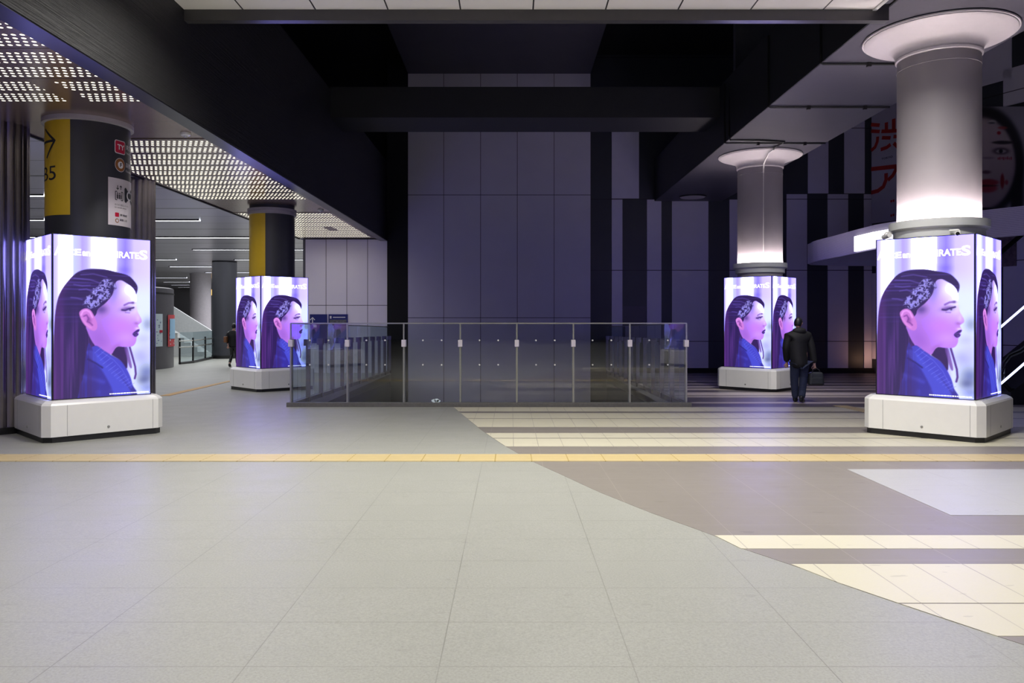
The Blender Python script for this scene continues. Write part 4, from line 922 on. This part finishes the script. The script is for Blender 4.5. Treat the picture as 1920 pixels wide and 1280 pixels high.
def head(c, yaw, pitch, parent, hair_len=0.0):
    """skull with brow, nose, chin and ears; faces +y before turning"""
    M3 = (Matrix.Rotation(yaw, 3, 'Z') @ Matrix.Rotation(pitch, 3, 'X'))
    def form(v):
        x, y, z = v
        if z < 0: x *= 1 - .22 * (-z / .115); y = y * (1 - .10 * (-z / .115)) + .012 * (-z / .115)
        if y > .06 and abs(x) < .03: y += .022 * math.exp(-((z + .012) / .022) ** 2) * (1 - abs(x) / .03) - .004 * math.exp(-((z - .02) / .012) ** 2)
        if y > .05 and abs(abs(x) - .032) < .016: y -= .007 * math.exp(-((z - .012) / .012) ** 2)
        return Vector((x, y, z))
    mb = ellipsoid((0, 0, 0), (.076, .095, .115), 22, None, form); mb.v = [tuple(M3 @ Vector(p) + Vector(c)) for p in mb.v]
    for sx in (-1, 1):
        e = ellipsoid((sx * .076, -.005, -.005), (.010, .02, .032), 8); mb.add([tuple(M3 @ Vector(p) + Vector(c)) for p in e.v], e.f)
    hd = obj('head', mb, G_['skin'], parent, smooth=True)
    eyes = MB()
    for sx in (-1, 1): e = ellipsoid((sx * .032, .083, .012), (.012, .006, .006), 6); eyes.add([tuple(M3 @ Vector(p) + Vector(c)) for p in e.v], e.f)
    obj('eyes', eyes, G_['ink'], hd); mo = ellipsoid((0, .092, -.055), (.022, .006, .005), 6); obj('mouth', MB().add([tuple(M3 @ Vector(p) + Vector(c)) for p in mo.v], mo.f), G_['brown'], hd)
    def hf(v):
        x, y, z = v
        if y > .045: z = max(z, .045)
        elif y > -.02: z = max(z, -.02 + .4 * (y + .02))
        else: z = max(z, -.075)
        return Vector((x, y, z))
    hb = ellipsoid((0, 0, 0), (.085, .104, .125), 18, None, hf); hb.v = [tuple(M3 @ Vector(p) + Vector(c)) for p in hb.v]
    obj('hair', hb, G_['hair'], hd, smooth=True)

# the man walking past the far right pillar, back to the camera, bag in hand
px_, py_ = ground(1499, 755)
pm = thing('person', 'person in black padded jacket and jeans walking away with a bag', 'person', (px_, py_, fz(py_)))
hpts, hed = hand((.315, .02, .80), (.10, .02, -1), None, None, -1, .9)
lh, le = hand((-.20, .16, .82), (0, .2, -1), None, None, -1, .6)
core = ([(.0, 0, .95, .13), (-.01, .02, 1.12, .13), (-.01, .05, 1.30, .14), (.01, .09, 1.45, .07), (.025, .13, 1.53, .052), (.17, .08, 1.36, .06), (.25, .03, 1.10, .043), (.305, .02, .86, .03), (-.19, .02, 1.36, .06), (-.25, .02, 1.10, .043), (-.21, .14, .88, .03),
         (.09, 0, .88, .085), (.12, .10, .52, .058), (.015, -.06, .13, .034), (-.09, 0, .88, .085), (-.07, .10, .50, .058), (-.03, .15, .10, .034)],
        [(0, 1), (1, 2), (2, 3), (3, 4), (2, 5), (5, 6), (6, 7), (2, 8), (8, 9), (9, 10), (0, 11), (11, 12), (12, 13), (0, 14), (14, 15), (15, 16)])
pts, ed = merge([core, (hpts, hed), (lh, le)], [((0, 7), (1, 0)), ((0, 10), (2, 0))])
bo = skin('body', (pts, ed), G_['skin'], pm)
head((.035, .16, 1.635), R(-38), R(-14), pm)
skin('jacket', ([(.0, .0, .70, (.20, .165)), (-.02, .01, 1.0, (.235, .19)), (-.03, .03, 1.22, (.235, .185)), (-.02, .06, 1.38, (.20, .15)), (.01, .09, 1.475, (.11, .10)), (.20, .08, 1.37, .10), (.265, .03, 1.12, .078), (.31, .02, .80, .066), (-.22, .03, 1.36, .10), (-.27, .02, 1.12, .078), (-.205, .15, .83, .066)],
     [(0, 1), (1, 2), (2, 3), (3, 4), (3, 5), (5, 6), (6, 7), (3, 8), (8, 9), (9, 10)]), G_['jacket'], pm, 1)
hd_ = ellipsoid((-.01, -.02, 1.47), (.14, .09, .075), 12); obj('hood', hd_, G_['jacket'], pm, smooth=True)
skin('trousers', ([(.0, 0, .92, (.18, .15)), (.09, .01, .78, .118), (.115, .09, .52, .092), (.02, -.06, .07, .07), (-.08, .01, .78, .118), (-.07, .10, .50, .092), (-.03, .15, .06, .07)],
     [(0, 1), (1, 2), (2, 3), (0, 4), (4, 5), (5, 6)]), G_['jeans'], pm)
shoe((-.03, -.15, .075), (.10, .05, .03), pm); shoe((-.06, .12, .05), (.06, .33, .03), pm)
bg = thing('hand_bag', "dark grey holdall hanging from the walking person's hand", 'bag', (px_ + .34, py_ + .02, fz(py_)))
obj('body', MB().prism([(-.16, -.09), (.16, -.09), (.16, .09), (-.16, .09)], .36, .63).map(lambda x, y, z: (x * (1 if z < .5 else .86), y * (1 if z < .5 else .75), z)), G_['bag'], bg, bevel=.045, seg=4)
obj('pocket', MB().box(-.11, .11, -.105, -.08, .39, .52), G_['bag'], bg, bevel=.015); obj('handle', MB().tube([(-.09, -.03, .60), (-.06, -.02, .68), (.0, 0, .705), (.06, -.02, .68), (.09, -.03, .60)], .011, 8), G_['shoe'], bg, smooth=True)
obj('strap', MB().tube([(-.15, .0, .60), (-.165, .02, .5), (-.15, .03, .42)], .012, 8), G_['shoe'], bg)
# the figure half hidden behind the left pillar
qx, qy = ground(438, 690); qy = 31.0; qx = (438 - CX) / F * qy
p2 = thing('person', 'person in dark clothes walking in the far hall, half behind the LED pillar', 'person', (qx, qy, fz(28)))
hp, he = hand((-.17, -.10, .86), (0, -.1, -1), None, None, 1, .6); h2, he2 = hand((.20, .06, .82), (0, .1, -1), None, None, 1, .6)
pts, ed = merge([([(.0, 0, .93, .12), (.0, 0, 1.12, .12), (0, 0, 1.30, .13), (0, .02, 1.45, .06), (0, .03, 1.52, .05), (-.17, 0, 1.35, .055), (-.22, -.05, 1.10, .042), (-.19, -.09, .9, .03), (.17, 0, 1.35, .055), (.22, .02, 1.10, .042), (.20, .05, .88, .03), (-.08, 0, .86, .08), (-.09, .08, .48, .056), (-.11, -.16, .12, .04), (.08, 0, .86, .08), (.08, .12, .48, .056), (.08, .18, .08, .04)],
     [(0, 1), (1, 2), (2, 3), (3, 4), (2, 5), (5, 6), (6, 7), (2, 8), (8, 9), (9, 10), (0, 11), (11, 12), (12, 13), (0, 14), (14, 15), (15, 16)]), (hp, he), (h2, he2)], [((0, 7), (1, 0)), ((0, 10), (2, 0))])
skin('body', (pts, ed), G_['skin'], p2); head((0, .04, 1.62), R(10), 0, p2)
skin('coat', ([(0, 0, .80, (.19, .15)), (0, 0, 1.0, (.19, .15)), (0, 0, 1.2, (.20, .16)), (0, .01, 1.38, (.16, .12)), (0, .02, 1.46, .08), (-.19, 0, 1.35, .08), (-.24, -.04, 1.10, .065), (-.20, -.08, .92, .052), (.19, 0, 1.35, .08), (.24, .02, 1.10, .065), (.21, .05, .9, .052)],
     [(0, 1), (1, 2), (2, 3), (3, 4), (3, 5), (5, 6), (6, 7), (3, 8), (8, 9), (9, 10)]), G_['jacket'], p2, 1)
skin('trousers', ([(0, 0, .9, (.15, .12)), (-.08, 0, .78, .10), (-.09, .07, .48, .07), (-.11, -.13, .16, .055), (.08, 0, .78, .10), (.08, .11, .48, .07), (.08, .17, .12, .055)], [(0, 1), (1, 2), (2, 3), (0, 4), (4, 5), (5, 6)]), G_['shoe'], p2)
shoe((-.11, -.2, .08), (-.11, -.02, .03), p2); shoe((.08, .14, .05), (.08, .36, .03), p2)
b_ = thing('shoulder_bag', 'brown bag carried by the half hidden person', 'bag', (qx - .25, qy - .12, fz(28)))
obj('body', MB().box(-.06, .06, -.15, .15, .98, 1.22), G_['brownbag'], b_, bevel=.03, seg=3); obj('strap', MB().tube([(0, -.13, 1.2), (.07, -.06, 1.36), (.10, .05, 1.42), (.05, .12, 1.2)], .012, 8), G_['shoe'], b_)
